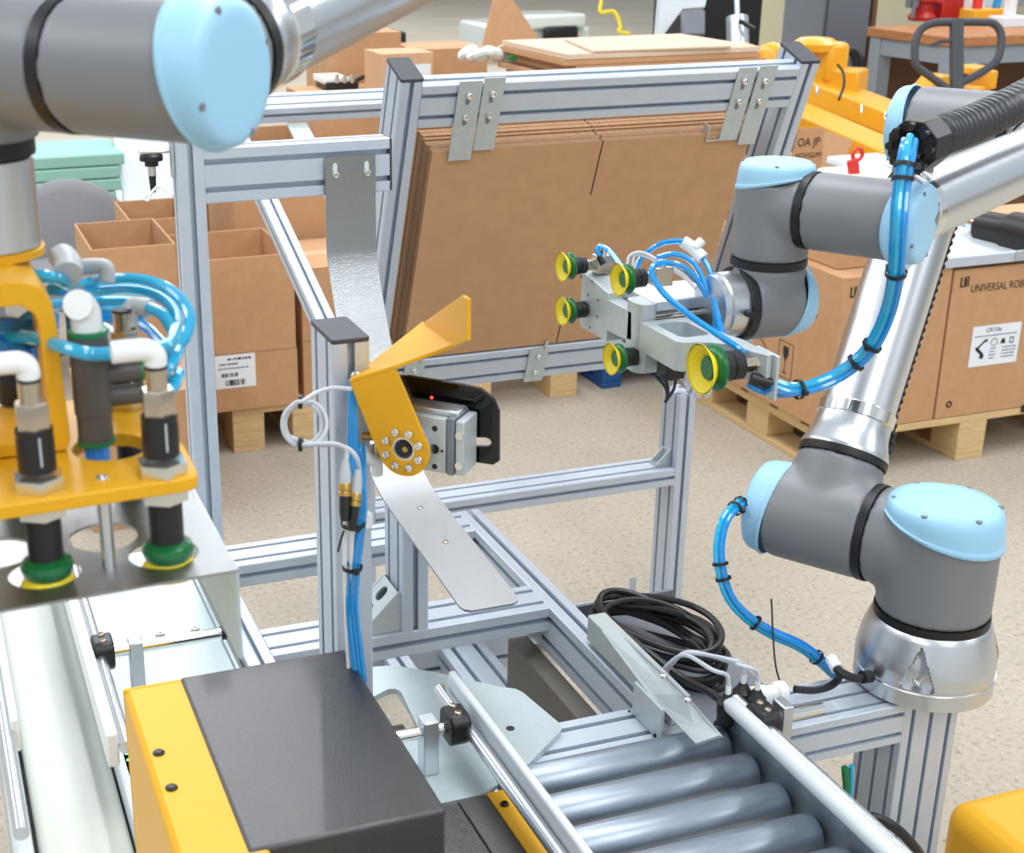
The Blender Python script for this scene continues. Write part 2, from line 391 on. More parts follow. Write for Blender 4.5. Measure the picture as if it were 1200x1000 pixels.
MB().prism(rrect(-0.009, -0.033, 0.009, 0.033, 0.004), (0.3615, 2.02, 1.262), EY, EZ, -EX, 0.004, holes=[rrect(-0.003, -0.02, 0.003, 0.012, 0.003)]).build('slot_plate', 'alu_milled', se)
# ================================================================== curved steel slide
sl = thing('steel_slide', 'long bent strip of brushed steel sliding down to the frame', 'slide', (0.66, 1.72, 0.76))
prof_s = [(1.9985, 1.248), (1.9985, 1.2), (1.9985, 1.115), (1.9965, 1.10), (1.990, 1.08), (1.979, 1.055), (1.965, 1.03), (1.935, 0.98), (1.905, 0.93), (1.875, 0.89), (1.845, 0.858), (1.815, 0.834), (1.785, 0.818), (1.755, 0.808), (1.72, 0.803), (1.66, 0.798), (1.48, 0.7835)]
MB().sheet([(0.620, y, z) for y, z in prof_s], (0.078, 0, 0), 0.003).build('strip', 'steel_brushed', sl, smooth=50)
ax_ = V((0, -0.18, -0.0145)).normalized()
MB().prism([(0, -0.039), (0.035, -0.039), (0.044, -0.036), (0.049, -0.028), (0.049, 0.028), (0.044, 0.036), (0.035, 0.039), (0, 0.039)], (0.620, 1.4802, 0.7850), ax_, EX, ax_.cross(EX), -0.003).build('lip', 'steel_brushed', sl, smooth=0)
for y in (1.70, 1.60): screw(sl, (0.622, y, 0.8028 if y > 1.65 else 0.7947), EZ, 0.0045, 0.0016, 'nickel')
for x in (0.596, 0.645): screw(sl, (x, 1.9965, 1.222), -EY, 0.0065, 0.005)
MB().prism(rrect(-0.0035, -0.01, 0.0035, 0.006, 0.0035), (0.596, 1.9972, 1.233), EX, EZ, -EY, 0.0006).build('slot_hole', 'white_side', sl)
MB().prism(rrect(-0.0035, -0.01, 0.0035, 0.006, 0.0035), (0.645, 1.9972, 1.233), EX, EZ, -EY, 0.0006).build('slot_hole', 'white_side', sl)

# ================================================================== centre post
cp = thing('slotted_post', 'slotted aluminium post with dark end cap behind the black cover', 'post', (0.404, 1.35, 0))
bz('profile', cp, 0.0, 1.18, (0.384, 0.424), (1.309, 1.389))
MB().prism(rrect(-0.0205, -0.0405, 0.0205, 0.0405, 0.004), (0.404, 1.349, 1.18), EX, EY, EZ, 0.005).build('end_cap', 'cap_dark', cp, bevel=0.001)
# ================================================================== belt conveyor on the left
bc = thing('belt_conveyor', 'narrow belt conveyor with glossy white belt at the left', 'conveyor', (0.1, 1.5, 0))
MB().box((0.048, 0.55, 0.565), (0.150, 2.25, 0.60)).build('belt', 'belt_white', bc, bevel=0.004)
MB().box((0.046, 0.55, 0.50), (0.152, 2.25, 0.56)).build('slider_bed', 'white_side', bc, bevel=0.002)
MB().box((0.153, 1.30, 0.52), (0.172, 2.25, 0.63)).build('side_plate', 'white_side', bc, bevel=0.002)
MB().box((0.020, 0.55, 0.46), (0.043, 2.25, 0.615)).build('side_plate', 'alu_milled', bc, bevel=0.002)
MB().tube([(0.160, 1.425, 0.682), (0.160, 1.9, 0.682), (0.160, 2.25, 0.682)], 0.0085, 16, sm=1).build('guide_rod', 'tube_silver', bc)
MB().box((0.138, 1.43, 0.655), (0.152, 2.25, 0.70)).build('guide_strip', 'white_plastic', bc, bevel=0.003)
MB().tube([(0.030, 1.30, 0.682), (0.030, 1.7, 0.682), (0.030, 2.25, 0.682)], 0.0085, 16, sm=1).build('guide_rod', 'tube_silver', bc)
MB().box((0.036, 1.50, 0.655), (0.046, 2.25, 0.70)).build('guide_strip', 'white_plastic', bc, bevel=0.003)
for y, x in ((0.75, 0.1), (2.1, 0.1)): bz('leg', bc, 0, 0.50, (x-0.02, x+0.02), (y-0.02, y+0.02))
bp_ = thing('base_plate', 'pale sheet metal plate between the white belt and left frame beam', 'plate', (0.26, 1.75, ZF))
MB().box((0.175, 1.30, ZF-0.004), (0.348, 2.12, ZF)).build('sheet', 'plate_pale', bp_, bevel=0.001)
MB().box((0.348, 1.30, ZF-0.03), (0.352, 2.12, ZF+0.006)).build('folded_edge', 'plate_pale', bp_)
for px, py in ((188, 747), (229, 741)):
    c = Zp(px, py, ZF); MB().lathe([(0.007, 0), (0.007, 0.004), (0.0055, 0.008), (0.003, 0.008), (0.003, 0.004)], (c.x, c.y, ZF), EZ, 16).build('bolt', 'zinc', bp_)
# side guide bracket on the plate: upright, chrome cross rod, black clamp
gb = thing('guide_bracket', 'white upright with chrome cross rod and black clamp beside the belt', 'bracket', (0.21, 1.655, ZF))
MB().box((0.199, 1.645, ZF), (0.217, 1.667, ZF+0.094)).build('upright', 'alu_plain', gb, bevel=0.002)
MB().cyl((0.165, 1.656, 0.682), (0.322, 1.656, 0.682), 0.0085, 20).build('cross_rod', 'chrome', gb)
MB().cyl((0.322, 1.656, 0.682), (0.329, 1.656, 0.682), 0.0092, 20).build('rod_cap', 'plastic_black', gb)
def clamp(par, c, dx=1):
    c = V(c); MB().prism([(-0.022, -0.012), (-0.012, -0.022), (0.012, -0.022), (0.022, -0.010), (0.022, 0.012), (0.014, 0.020), (-0.014, 0.020), (-0.022, 0.012)], c-EX*0.012*dx, EY, EZ, EX*dx, 0.026).build('clamp', 'plastic_black', par, bevel=0.003)
    for y in (-0.008, 0.009): screw(par, c+V((0.001*dx, y, 0.0195)), EZ, 0.0048, 0.003, 'nickel')
clamp(gb, (0.165, 1.656, 0.684))
# ================================================================== drive cover: yellow hood with black lid
dc = thing('drive_cover', 'sheet metal hood with yellow side and black textured lid', 'machine cover', (0.28, 1.13, 0.5))
MB().prism([(0, 0), (0.0, 0.235), (0.006, 0.24), (0.078, 0.24), (0.078, 0.0)], (0.146, 0.93, ZF), EX, EZ, EY, 0.358).build('yellow_hood', 'yellow_paint', dc, bevel=0.004, bseg=3)
MB().box((0.205, 0.984, ZF), (0.386, 1.290, 0.842)).build('black_lid', 'black_powder', dc, bevel=0.004, bseg=3)
MB().box((0.146, 1.288, ZF), (0.300, 1.294, 0.838)).build('back_flange', 'yellow_paint', dc, bevel=0.002)
for px, py in ((186, 883), (201, 924)):
    c = Zp(px, py, 0.840); MB().lathe([(0.0058, 0), (0.0058, 0.0012), (0.0035, 0.003), (0.0018, 0.0028)], c, EZ, 14).build('button_screw', 'plastic_black', dc)
su = thing('sensor_module', 'black sensor module with green lights beside the yellow hood', 'sensor', (0.158, 1.29, 0.6))
c = Zp(151, 893, 0.63); MB().box(c+V((-0.006, -0.03, -0.06)), c+V((0.007, 0.03, 0))).build('body', 'plastic_black', su, bevel=0.002)
for dy in (0.004, 0.018): MB().lathe([(0.0022, 0), (0.0018, 0.001)], c+V((0.0, dy, 0.0)), EZ, 10).build('indicator', 'green_led', su)
MB().box(c+V((0.0, -0.12, -0.09)), c+V((0.011, -0.04, -0.012))).build('connector_box', 'plastic_black', su, bevel=0.002)
MB().lathe([(0.008, 0), (0.008, 0.0006)], c+V((0.0055, -0.075, -0.012)), EZ, 20).build('round_sticker', 'paper', su)
# ================================================================== roller conveyor
rc = thing('roller_conveyor', 'roller conveyor with steel rollers and silver guide rails', 'conveyor', (0.73, 1.1, 0))
rl0 = MB().lathe([(0.006, -0.004), (0.016, -0.004), (0.0175, -0.002), (0.0215, 0.0), (0.0240, 0.004), (0.0240, 0.300), (0.0215, 0.304), (0.0175, 0.306), (0.006, 0.306)], (0.586, 1.313, 0.598), EX, 36).build('roller', 'steel_roller', rc, loc=None)
MB().cyl((0.555, 1.313, 0.598), (0.905, 1.313, 0.598), 0.005, 12).build('axle', 'zinc', rl0)
for i in range(1, 8):
    r = rl0.copy(); COL.objects.link(r); r.parent = rc; r.location = (0, -0.0645*i, 0)
    for ch in rl0.children: c2 = ch.copy(); COL.objects.link(c2); c2.parent = r
MB().prism([(0, 0), (0.03, 0), (0.03, 0.003), (0.003, 0.003), (0.003, 0.077), (0.010, 0.077), (0.010, 0.08), (0, 0.08)], (0.897, 0.7, 0.556), EX, EZ, EY, 0.635).build('side_channel', 'steel_roller', rc)
MB().box((0.900, 0.7, 0.630), (0.935, 1.335, 0.634)).build('channel_flange', 'steel_roller', rc, bevel=0.001)
MB().prism([(0, 0), (0.0, 0.055), (0.036, 0.055), (0.036, 0.05), (0.004, 0.05), (0.004, 0)], (0.556, 0.7, 0.56), -EX, EZ, EY, 0.59).build('black_side_cover', 'black_powder', rc, bevel=0.001)
MB().box((0.556, 0.7, 0.56), (0.580, 1.290, 0.617)).build('yellow_side_strip', 'yellow_paint', rc, bevel=0.001)
MB().box((0.390, 0.7, 0.50), (0.520, 1.288, 0.615)).build('black_side_cover', 'black_powder', rc, bevel=0.003)
for y in (1.262, 1.10): screw(rc, (0.567, y, 0.617), EZ, 0.0052, 0.003, 'plastic_black', 'button_screw')
for y in (0.8,): 
    for x in (0.57, 0.90): bz('leg', rc, 0, 0.556, (x-0.015, x+0.015), (y-0.015, y+0.015), 0.03)
# left guide rail: steel tube with a pale facing strip, clamp and upright
MB().tube([(0.559, 0.7, 0.664), (0.559, 1.1, 0.664), (0.559, 1.452, 0.664)], 0.0085, 16, sm=1).build('guide_rod', 'tube_silver', rc)
MB().box((0.570, 0.7, 0.655), (0.581, 1.455, 0.688)).build('guide_strip', 'white_side', rc, bevel=0.004)
MB().cyl((0.45, 1.368, 0.664), (0.535, 1.368, 0.664), 0.0075, 18).build('cross_rod', 'chrome', rc)
MB().box((0.502, 1.356, ZF+0.008), (0.522, 1.380, 0.682)).build('upright', 'alu_plain', rc, bevel=0.002)
clamp(rc, (0.546, 1.368, 0.666))
# right guide rail
MB().tube([(0.893, 0.7, 0.657), (0.893, 1.0, 0.657), (0.893, 1.318, 0.657)], 0.011, 16, sm=1).build('guide_strip', 'white_side', rc)
MB().tube([(0.912, 0.7, 0.650), (0.912, 1.0, 0.650), (0.912, 1.325, 0.650)], 0.0085, 16, sm=1).build('guide_rod', 'tube_silver', rc)
clamp(rc, (0.914, 1.270, 0.652), 1)
MB().cyl((0.920, 1.270, 0.652), (1.000, 1.270, 0.652), 0.0085, 20).build('cross_rod', 'chrome', rc)
MB().box((0.936, 1.258, 0.60), (0.951, 1.284, 0.672)).build('upright', 'alu_plain', rc, bevel=0.002)
# transfer plate in front of the rollers
tp = thing('transfer_plate', 'large pale metal transfer plate with notch next to the black lid', 'plate', (0.56, 1.46, ZF))
def pts_z(pp, z): return [(Zp(x, y, z).x, Zp(x, y, z).y) for x, y in pp]
outer = [(0.43, 1.30), (0.555, 1.30), (0.63, 1.337), (0.703, 1.395), (0.708, 1.408), (0.694, 1.495), (0.688, 1.507), (0.672, 1.517), (0.60, 1.585), (0.565, 1.612), (0.545, 1.622), (0.520, 1.626), (0.43, 1.626)]
notch = [(0.470, 1.435), (0.527, 1.435), (0.531, 1.442), (0.541, 1.55), (0.537, 1.560), (0.527, 1.563), (0.500, 1.55), (0.47, 1.53)]
MB().prism(outer, (0, 0, ZF+0.0005), EX, EY, EZ, 0.008, holes=[notch]).build('sheet', 'plate_pale', tp, smooth=30)
MB().box((0.46, 1.43, ZF-0.06), (0.55, 1.57, ZF-0.055)).build('lower_tray', 'plate_dark', tp)
MB().lathe([(0.0055, 0), (0.0055, 0.0006)], Zp(598, 854, ZF+0.0085), EZ, 16).build('screw_hole', 'rubber_black', tp)
# wing plates at the conveyor inlet
def plate3d(pts, th, name, m, par, bevel=0.001):
    P = [V(p) for p in pts]; n = V((0, 0, 0))
    for i in range(len(P)): n += (P[i]-P[0]).cross(P[(i+1) % len(P)]-P[0])
    n.normalize(); N = len(P); mb = MB()
    mb.add([p for p in P]+[p+n*th for p in P], [tuple(reversed(range(N))), tuple(range(N, 2*N))]+[(i, (i+1) % N, N+(i+1) % N, N+i) for i in range(N)])
    return mb.build(name, m, par, smooth=0, bevel=bevel)
wp = thing('wing_plate', 'slanted metal guide wing standing beside the first roller', 'plate', (0.87, 1.45, ZF))
plate3d([Zp(705, 740, .66), Zp(712, 737, .662), Zp(727, 741, .668), Zp(800, 812, .675), Zp(845, 862, .66), Zp(815, 872, .640), Zp(790, 846, .640), Zp(758, 812, .648)], 0.006, 'wing', 'alu_milled', wp)
MB().box((0.813, 1.338, ZF+0.0005), (0.818, 1.412, ZF+0.048)).build('front_tab', 'alu_milled', wp, bevel=0.001)
MB().box((0.818, 1.338, ZF+0.0005), (0.872, 1.412, ZF+0.006)).build('foot', 'alu_milled', wp, bevel=0.001)
MB().box((0.84, 1.36, ZF+0.006), (0.868, 1.60, ZF+0.046)).build('support_block', 'alu_milled', wp, bevel=0.002)
for px, py in ((738, 839), (768, 866)): screw(wp, Xp(px, py-4, 0.813), -EX, 0.003, 0.002, 'plastic_black')
for px, py in ((778, 794), (806, 822)): screw(wp, Zp(px, py, .676), EZ, 0.005, 0.004, 'chrome')
# ================================================================== robot pedestal
pd = thing('robot_pedestal', 'slotted aluminium column with side beam carrying the right robot arm', 'pedestal', (1.21, 1.357, 0))
bz('column', pd, 0.0, ZF, (1.166, 1.256), (1.311, 1.401), 0.03)
bx('side_beam', pd, 0.936, 1.166, (1.311, 1.401), ZF-0.06, ZF, p=0.03)
MB().prism(circ(0, 0, 0.05, 32), (1.211, 1.357, ZF), EX, EY, EZ, 0.0045).build('top_plate', 'alu_milled', pd)
# ================================================================== cobot arms
def ur_cap(par, c, axis, r, h, tilt, tdir, name='blue_cap', screws=4, phase=0.4):
    c = V(c); a = V(axis).normalized(); td = V(tdir); td = (td-a*td.dot(a)).normalized()
    prof = [(1.0, 0.0), (1.025, 0.03), (1.03, 0.14), (1.0, 0.18), (0.995, 0.22), (0.99, 0.45), (0.965, 0.72), (0.92, 0.90), (0.84, 0.985), (0.70, 1.0), (0.3, 1.0)]
    u = td; v = a.cross(u); mb = MB(); seg = 56; base = 0
    for rr, hh in prof:
        for i in range(seg):
            t = 2*PI*i/seg; k = math.cos(t)
            mb.v.append(c+(u*math.cos(t)+v*math.sin(t))*(r*rr)+a*(h*hh+tilt*k*rr*(1-hh)))
    for j in range(len(prof)-1):
        for i in range(seg): k = (i+1) % seg; mb.f.append((j*seg+i, j*seg+k, (j+1)*seg+k, (j+1)*seg+i))
    mb.f.append(tuple(range((len(prof)-1)*seg, len(prof)*seg)))
    o = mb.build(name, 'ur_blue', par, smooth=60)
    for q in range(screws):
        t = phase+2*PI*q/screws; d = u*math.cos(t)+v*math.sin(t)
        MB().lathe([(r*0.055, -0.001), (r*0.055, 0.0006), (r*0.03, 0.0008)], c+d*(r*0.86)+a*(h*0.97), a, 10).build('cap_screw', 'steel_grey', o)
    return o
def ring(par, c, axis, r, w, name='black_ring', m='rubber_black'):
    return MB().lathe([(r*0.9, -w/2), (r, -w/2), (r*1.006, 0), (r, w/2), (r*0.9, w/2)], c, axis, 56, cap0=False, cap1=False).build(name, m, par)
def housing(par, segs, vox=0.0045, it=14, name='joint_housing'):
    mb = MB()
    for p0, p1, r in segs: mb.cyl(p0, p1, r, 64)
    return mb.build(name, 'ur_grey', par, remesh=(vox, it))
rb = thing('industrial_robot', 'six axis grey robot arm with pale blue caps on the aluminium column', 'robot arm', (1.2255, 1.355, ZF+0.0045))
b0 = V((1.2255, 1.355, ZF+0.0045))
an = math.radians(123); sx = V((math.cos(an), math.sin(an), 0)); e2 = V((sx.y, -sx.x, 0))
front = V((-0.62, -0.78, 0))
def base_r(r, h, t):
    if 0.028 < h < 0.088:
        for c0 in (2*PI-0.12, PI/2-0.12, PI-0.12, 1.5*PI-0.12):
            d = abs((t-c0+PI) % (2*PI)-PI)*r; wd = 0.024*(1-(h-0.028)/0.058)
            if d < wd: return r-0.013*(1-0.25*d/max(wd, 1e-4))
    return r
hs = [0.029+0.0026*i for i in range(25)]
bpf = [(0.070, 0), (0.0905, 0), (0.0905, 0.022), (0.0895, 0.0235), (0.0895, 0.0255), (0.0915, 0.027)]+[(0.0918-0.0145*max(0, (h-0.045)/0.05)**1.25, h) for h in hs]+[(0.0745, 0.097), (0.066, 0.098)]
MB().lathe(bpf, b0, EZ, 300, ref=front, rfun=base_r).build('base', 'cast_silver', rb, smooth=28)
screw(rb, b0+(front*math.cos(0.12)-EZ.cross(front)*math.sin(0.12)).normalized()*0.082+EZ*0.034, EZ, 0.006, 0.004)
ring(rb, b0+EZ*0.102, EZ, 0.0745, 0.012)
J = b0+EZ*0.192
housing(rb, [(b0+EZ*0.106, b0+EZ*0.236, 0.0735), (J, J+sx*0.086, 0.0665), (J+sx*0.01-EZ*0.0, J+sx*0.05, 0.069)])
ur_cap(rb, b0+EZ*0.226, EZ, 0.0757, 0.036, 0.020, sx, screws=6)
ring(rb, J+sx*0.090, sx, 0.067, 0.011)
P2 = J+sx*0.160
thU = math.radians(33); au = EZ*math.cos(thU)+e2*math.sin(thU)
housing(rb, [(J+sx*0.094, J+sx*0.225, 0.067), (P2, P2+au*0.088, 0.060)])
ur_cap(rb, J+sx*0.222, sx, 0.067, 0.034, 0.010, -EZ)
ring(rb, P2+au*0.092, au, 0.0605, 0.011)
LU = 0.59
MB().lathe([(0.0600, 0.096), (0.0605, 0.100), (0.0595, 0.104), (0.0540, 0.120), (0.0515, 0.132), (0.0510, 0.146)], P2, au, 64).build('upper_arm_flange', 'cast_silver', rb)
MB().lathe([(0.0520, 0.146), (0.0530, 0.147), (0.0530, 0.163), (0.0520, 0.164)], P2, au, 64).build('clamp_band', 'chrome', rb)
MB().lathe([(0.0500, 0.164), (0.0500, LU-0.15)], P2, au, 64).build('upper_arm_tube', 'tube_silver', rb)
MB().lathe([(0.0510, LU-0.15), (0.0515, LU-0.13), (0.0560, LU-0.10), (0.0560, LU-0.095)], P2, au, 64).build('upper_arm_flange', 'cast_silver', rb)
Ee = P2+au*LU
housing(rb, [(Ee+sx*0.045, Ee-sx*0.085, 0.058), (Ee, Ee-au*0.09, 0.055)])
ring(rb, Ee-au*0.093, au, 0.0562, 0.010)
ur_cap(rb, Ee+sx*0.043, sx, 0.058, 0.030, 0.008, EZ)
ring(rb, Ee-sx*0.089, -sx, 0.0585, 0.010)
Ef = Ee-sx*0.165
Wc = D(1040, 258, 1.53)
fa = (Wc-Ef).normalized(); LF = (Wc-Ef).length
housing(rb, [(Ef+sx*0.072, Ef-sx*0.05, 0.056), (Ef, Ef+fa*0.08, 0.05)])
ur_cap(rb, Ef-sx*0.048, -sx, 0.056, 0.028, 0.008, EZ)
ring(rb, Ef+fa*0.083, fa, 0.0515, 0.010)
MB().lathe([(0.048, 0.088), (0.0465, 0.10), (0.041, 0.12), (0.0395, 0.14), (0.0395, LF-0.062)], Ef, fa, 56).build('forearm_tube', 'tube_silver', rb)
MB().lathe([(0.0400, LF-0.062), (0.0415, LF-0.061), (0.0415, LF-0.045), (0.0400, LF-0.044)], Ef, fa, 56).build('clamp_band', 'chrome', rb)
# wrist 1, 2, 3
W2 = Wc+sx*0.131; W3 = W2-EZ*0.112
RW = 0.0435
housing(rb, [(Wc-sx*0.022, Wc+sx*0.084, RW), (Wc, Wc-fa*0.046, 0.040)], 0.0032, 10)
ur_cap(rb, Wc-sx*0.018, -sx, RW*1.05, 0.024, 0.010, -fa)
ring(rb, Wc+sx*0.0875, sx, RW*1.0, 0.009)
housing(rb, [(W2-sx*0.040, W2, RW*0.985), (W2+EZ*0.030, W2-EZ*0.060, RW)], 0.0032, 10)
ur_cap(rb, W2+EZ*0.027, EZ, RW, 0.024, 0.010, -sx)
ring(rb, W2-EZ*0.063, EZ, RW, 0.009)
housing(rb, [(W2-EZ*0.066, W3, RW*0.985), (W3+EX*0.030, W3-EX*0.034, RW)], 0.0032, 10)
ur_cap(rb, W3+EX*0.026, EX, RW, 0.022, 0.010, EZ)
ring(rb, W3-EX*0.037, EX, RW, 0.010)
MB().lathe([(0.036, -0.0), (0.0385, 0.002), (0.0385, 0.024), (0.036, 0.026)], W3-EX*0.040, -EX, 48).build('tool_flange', 'cast_silver', rb)
MB().cyl(W3-EX*0.048-EY*0.0385-EZ*0.0, W3-EX*0.048-EY*0.048-EZ*0.0, 0.0045, 12).build('tool_connector', 'plastic_black', rb)
text('UR10', 0.030, P2+au*0.185+(-c_f*0.0+sx*0.0)+(e2*-0.0), au, (c_o-P2).normalized().cross(au), 'ink_blue', rb) if False else None
# ------------------------------------------------------------------ near robot arm at the left edge
r2 = thing('industrial_robot', 'close-up grey robot wrist with large pale blue cap at upper left', 'robot arm', D(255, 90, 0.9))
nx = V((0.70, -0.714, 0)).normalized()
C2 = D(268, 85, 0.875); RN = 0.0455
Wn = C2-nx*0.040
fa2 = (EZ*0.157+V((0.714, 0.70, 0)).normalized()*0.988).normalized()
housing(r2, [(C2-nx*0.115, C2-nx*0.014, RN), (Wn+fa2*0.0, Wn+fa2*0.055, 0.042)], 0.003, 10)
ur_cap(r2, C2-nx*0.020, nx, RN*1.06, 0.026, 0.010, -EZ)
ring(r2, C2-nx*0.119, nx, RN, 0.010)
W2n = C2-nx*0.213
housing(r2, [(C2-nx*0.123, W2n, RN), (W2n+EZ*0.05, W2n-EZ*0.055, RN)], 0.003, 10)
ring(r2, W2n-EZ*0.060, EZ, RN*0.9, 0.011)
MB().lathe([(0.037, 0), (0.039, 0.002), (0.039, W2n.z-0.066-1.371), (0.037, W2n.z-0.066-1.370)], W2n-EZ*0.066, -EZ, 48).build('tool_flange', 'cast_silver', r2)
ring(r2, Wn+fa2*0.059, fa2, 0.0425, 0.010)
MB().lathe([(0.0415, 0.064), (0.0425, 0.068), (0.041, 0.075), (0.0385, 0.09)], Wn, fa2, 56).build('forearm_flange', 'cast_silver', r2)
MB().lathe([(0.0390, 0.09), (0.0402, 0.091), (0.0402, 0.112), (0.039, 0.113)], Wn, fa2, 56).build('clamp_band', 'chrome', r2)
MB().lathe([(0.038, 0.113), (0.038, 0.6)], Wn, fa2, 56).build('forearm_tube', 'tube_silver', r2)
# ================================================================== carton magazine, leaning 20.7 degrees towards the camera
TA = math.radians(20.7); MU = V((0, -math.sin(TA), math.cos(TA))); MBk = V((0, math.cos(TA), math.sin(TA)))
def M(x, a, b): return V((x, 2.267, 1.32))+MU*a+MBk*b
mg = thing('carton_magazine', 'tilted aluminium magazine frame holding the stack of flat cartons', 'frame', (1.2, 2.6, 0))
def mbeam(name, p0, p1, wdir, nw, nh): return beam(name, mg, p0, p1, wdir, nw, nh)
for x0, x1 in ((0.795, 0.835), (1.575, 1.615)):
    xm = (x0+x1)/2
    mbeam('tilted_post', M(xm, -0.80, 0.04), M(xm, -0.004, 0.04), EX, 1, 2)
    MB().prism(rrect(-0.021, -0.041, 0.021, 0.041, 0.004), M(xm, -0.004, 0.04), EX, MBk, MU, 0.006).build('end_cap', 'cap_dark', mg, bevel=0.001)
    mbeam('bed_rail', M(xm-0.045*(1 if x0 < 1 else -1), -0.645, -0.02), M(xm-0.045*(1 if x0 < 1 else -1), -0.645, 1.06), EX, 1, 1)
mbeam('top_bar', M(0.835, -0.052, 0.02), M(1.575, -0.052, 0.02), MBk, 1, 2)
mbeam('bottom_bar', M(0.835, -0.645, 0.02), M(1.575, -0.645, 0.02), MBk, 1, 2)
mbeam('back_bar', M(0.80, -0.605, 1.04), M(1.61, -0.605, 1.04), MU, 1, 2)
for x in (0.92, 1.2, 1.48): MB().prism([(0, 0), (0.05, 0), (0.05, 0.006), (0, 0.006)], M(x-0.025, -0.625, 0.045), EX, MU, MBk, 0.94).build('bed_strip', 'alu_milled', mg, smooth=0)
# upright stand under the tilted frame
SY = 2.55
zc = Yp(770, 553, SY).z; zb = max(0.05, Yp(770, 712, SY).z)
xr = Yp(788, 600, SY).x
for x0 in (0.795, xr):
    bz('stand_post', mg, zb, 0.58, (x0, x0+0.04), (SY, SY+0.08))
bx('stand_crossbar', mg, 0.835, xr, (SY, SY+0.08), zc-0.04, zc)
bx('stand_rail', mg, 0.795, xr+0.04, (SY, SY+0.08), zb-0.04, zb)
gusset(mg, (xr, SY+0.04, zc), -EX, EZ, 0.03)
for x in (0.83, xr-0.02): MB().lathe([(0.02, 0), (0.022, 0.004), (0.018, 0.008), (0.006, 0.010), (0.006, max(0.012, zb-0.04))], (x, SY+0.04, 0), EZ, 16).build('levelling_foot', 'plastic_black', mg)
c = Yp(741, 690, SY+0.06); MB().box((c.x-0.008, SY+0.058, zb), (c.x+0.008, SY+0.062, zb+0.055)).build('stop_tab', 'alu_milled', mg, bevel=0.001)
# carton clips on the top bar
def clip(x0, x1, a0, a1, b, lip=0):
    p = MB().prism([(x0, a0), (x1, a0), (x1, a1), (x0, a1)], M(0, 0, b), EX, MU, -MBk, 0.003).build('clip_plate', 'alu_milled', mg, smooth=0)
    xm = (x0+x1)/2-0.002
    for a in (-0.030, -0.070):
        MB().prism(rrect(xm-0.004, a-0.018, xm+0.004, a+0.004, 0.004), M(0, 0, b-0.0031), EX, MU, -MBk, 0.0004).build('slot_hole', 'steel_grey', p)
        screw(p, M(xm+0.001, a, b-0.0032), -MBk, 0.0072, 0.006, 'chrome')
    if lip: MB().prism([(x0-0.028, a0), (x0, a0), (x0, a0+0.003), (x0-0.026, a0+0.003), (x0-0.026, a0+0.03), (x0-0.028, a0+0.03)], M(0, 0, b-0.003), EX, MU, MBk, 0.02).build('clip_lip', 'alu_plain', p, smooth=0)
clip(0.899, 0.941, -0.156, -0.004, -0.003); clip(0.945, 0.984, -0.140, -0.001, -0.0005)
clip(1.443, 1.481, -0.152, -0.004, -0.0005, 1); clip(1.485, 1.522, -0.162, -0.001, -0.003)
def lowclip(px, py):
    v = ray(px, py); o = M(0, 0, -0.001); t = (o-c_o).dot(MBk)/v.dot(MBk); c = c_o+v*t; x = c.x
    p = MB().prism(rrect(x-0.021, -0.690, x+0.021, -0.606, 0.004), M(0, 0, -0.0005), EX, MU, -MBk, 0.004).build('clip_plate', 'alu_milled', mg)
    for a in (-0.625, -0.666): screw(p, M(x, a, -0.0046), -MBk, 0.0072, 0.006, 'chrome')
    MB().tube([M(x+0.012, -0.61, -0.004), M(x+0.012, -0.585, -0.004)], 0.003, 8).build('retaining_pin', 'zinc', p)
lowclip(628, 427); lowclip(484, 440)
for a in (-0.36, -0.41): screw(mg, M(0.835, a, 0.03), EX, 0.0075, 0.008, 'zinc', 'guide_bolt')
for x in (0.845, 1.545): MB().tube([M(x, -0.55, 0.03), M(x, -0.60, -0.012), M(x, -0.61, -0.016)], 0.007, 10).build('guide_rod', 'chrome', mg)
# the flat cartons: each a folded double sheet with slits between the flaps
def carton_mesh():
    x0, x1, a0, a1, xs, s = 0.0, 0.645, 0.0, 0.46, 0.332, 0.0016
    poly = [(x0, a0), (xs-s, a0), (xs-s, a0+0.105), (xs+s, a0+0.105), (xs+s, a0), (x1, a0), (x1, a1), (xs+s, a1), (xs+s, a1-0.115), (xs-s, a1-0.115), (xs-s, a1), (x0, a1)]
    mb = MB(); mb.prism(poly, (0, 0, 0), EX, MU, MBk, 0.0027); mb.prism(poly, MBk*0.0030, EX, MU, MBk, 0.0027); return mb
def carton_mats(o):
    o.data.materials.append(MT['card_edge'])
    for p in o.data.polygons: p.material_index = 0 if abs(p.normal.dot(MBk)) > 0.7 else 1
NC = 22
tags = ['foremost flat brown carton in the tilted magazine']+['brown carton number %d behind the foremost one, counted from the front of the magazine stack' % i for i in range(1, NC)]
ordn = ['second', 'third', 'fourth', 'fifth', 'sixth', 'seventh', 'eighth', 'ninth', 'tenth', 'eleventh', 'twelfth', 'thirteenth', 'fourteenth', 'fifteenth', 'sixteenth', 'seventeenth', 'eighteenth', 'nineteenth', 'twentieth', 'twenty-first', 'rearmost']
proto = None
for i in range(NC):
    j = (random.uniform(-0.002, 0.002), random.uniform(-0.0025, 0.0015)) if i else (0, 0)
    if i % 7 == 3: j = (j[0]+0.004, j[1])
    L = M(0.870+j[0], -0.600+j[1], 0.002+0.00585*i)
    if proto is None:
        mb = carton_mesh(); mb.v = [q+L for q in mb.v]; o = mb.build('flat_carton', 'card', loc=L, smooth=0); carton_mats(o); proto = o
    else: o = proto.copy(); COL.objects.link(o); o.location = L; WORLD[o.name] = L
    tag(o, 'foremost flat brown carton, its whole face showing in the magazine' if i == 0 else '%s flat brown carton from the front of the tilted magazine stack' % ordn[i-1], 'carton', 'flat cartons in the magazine')
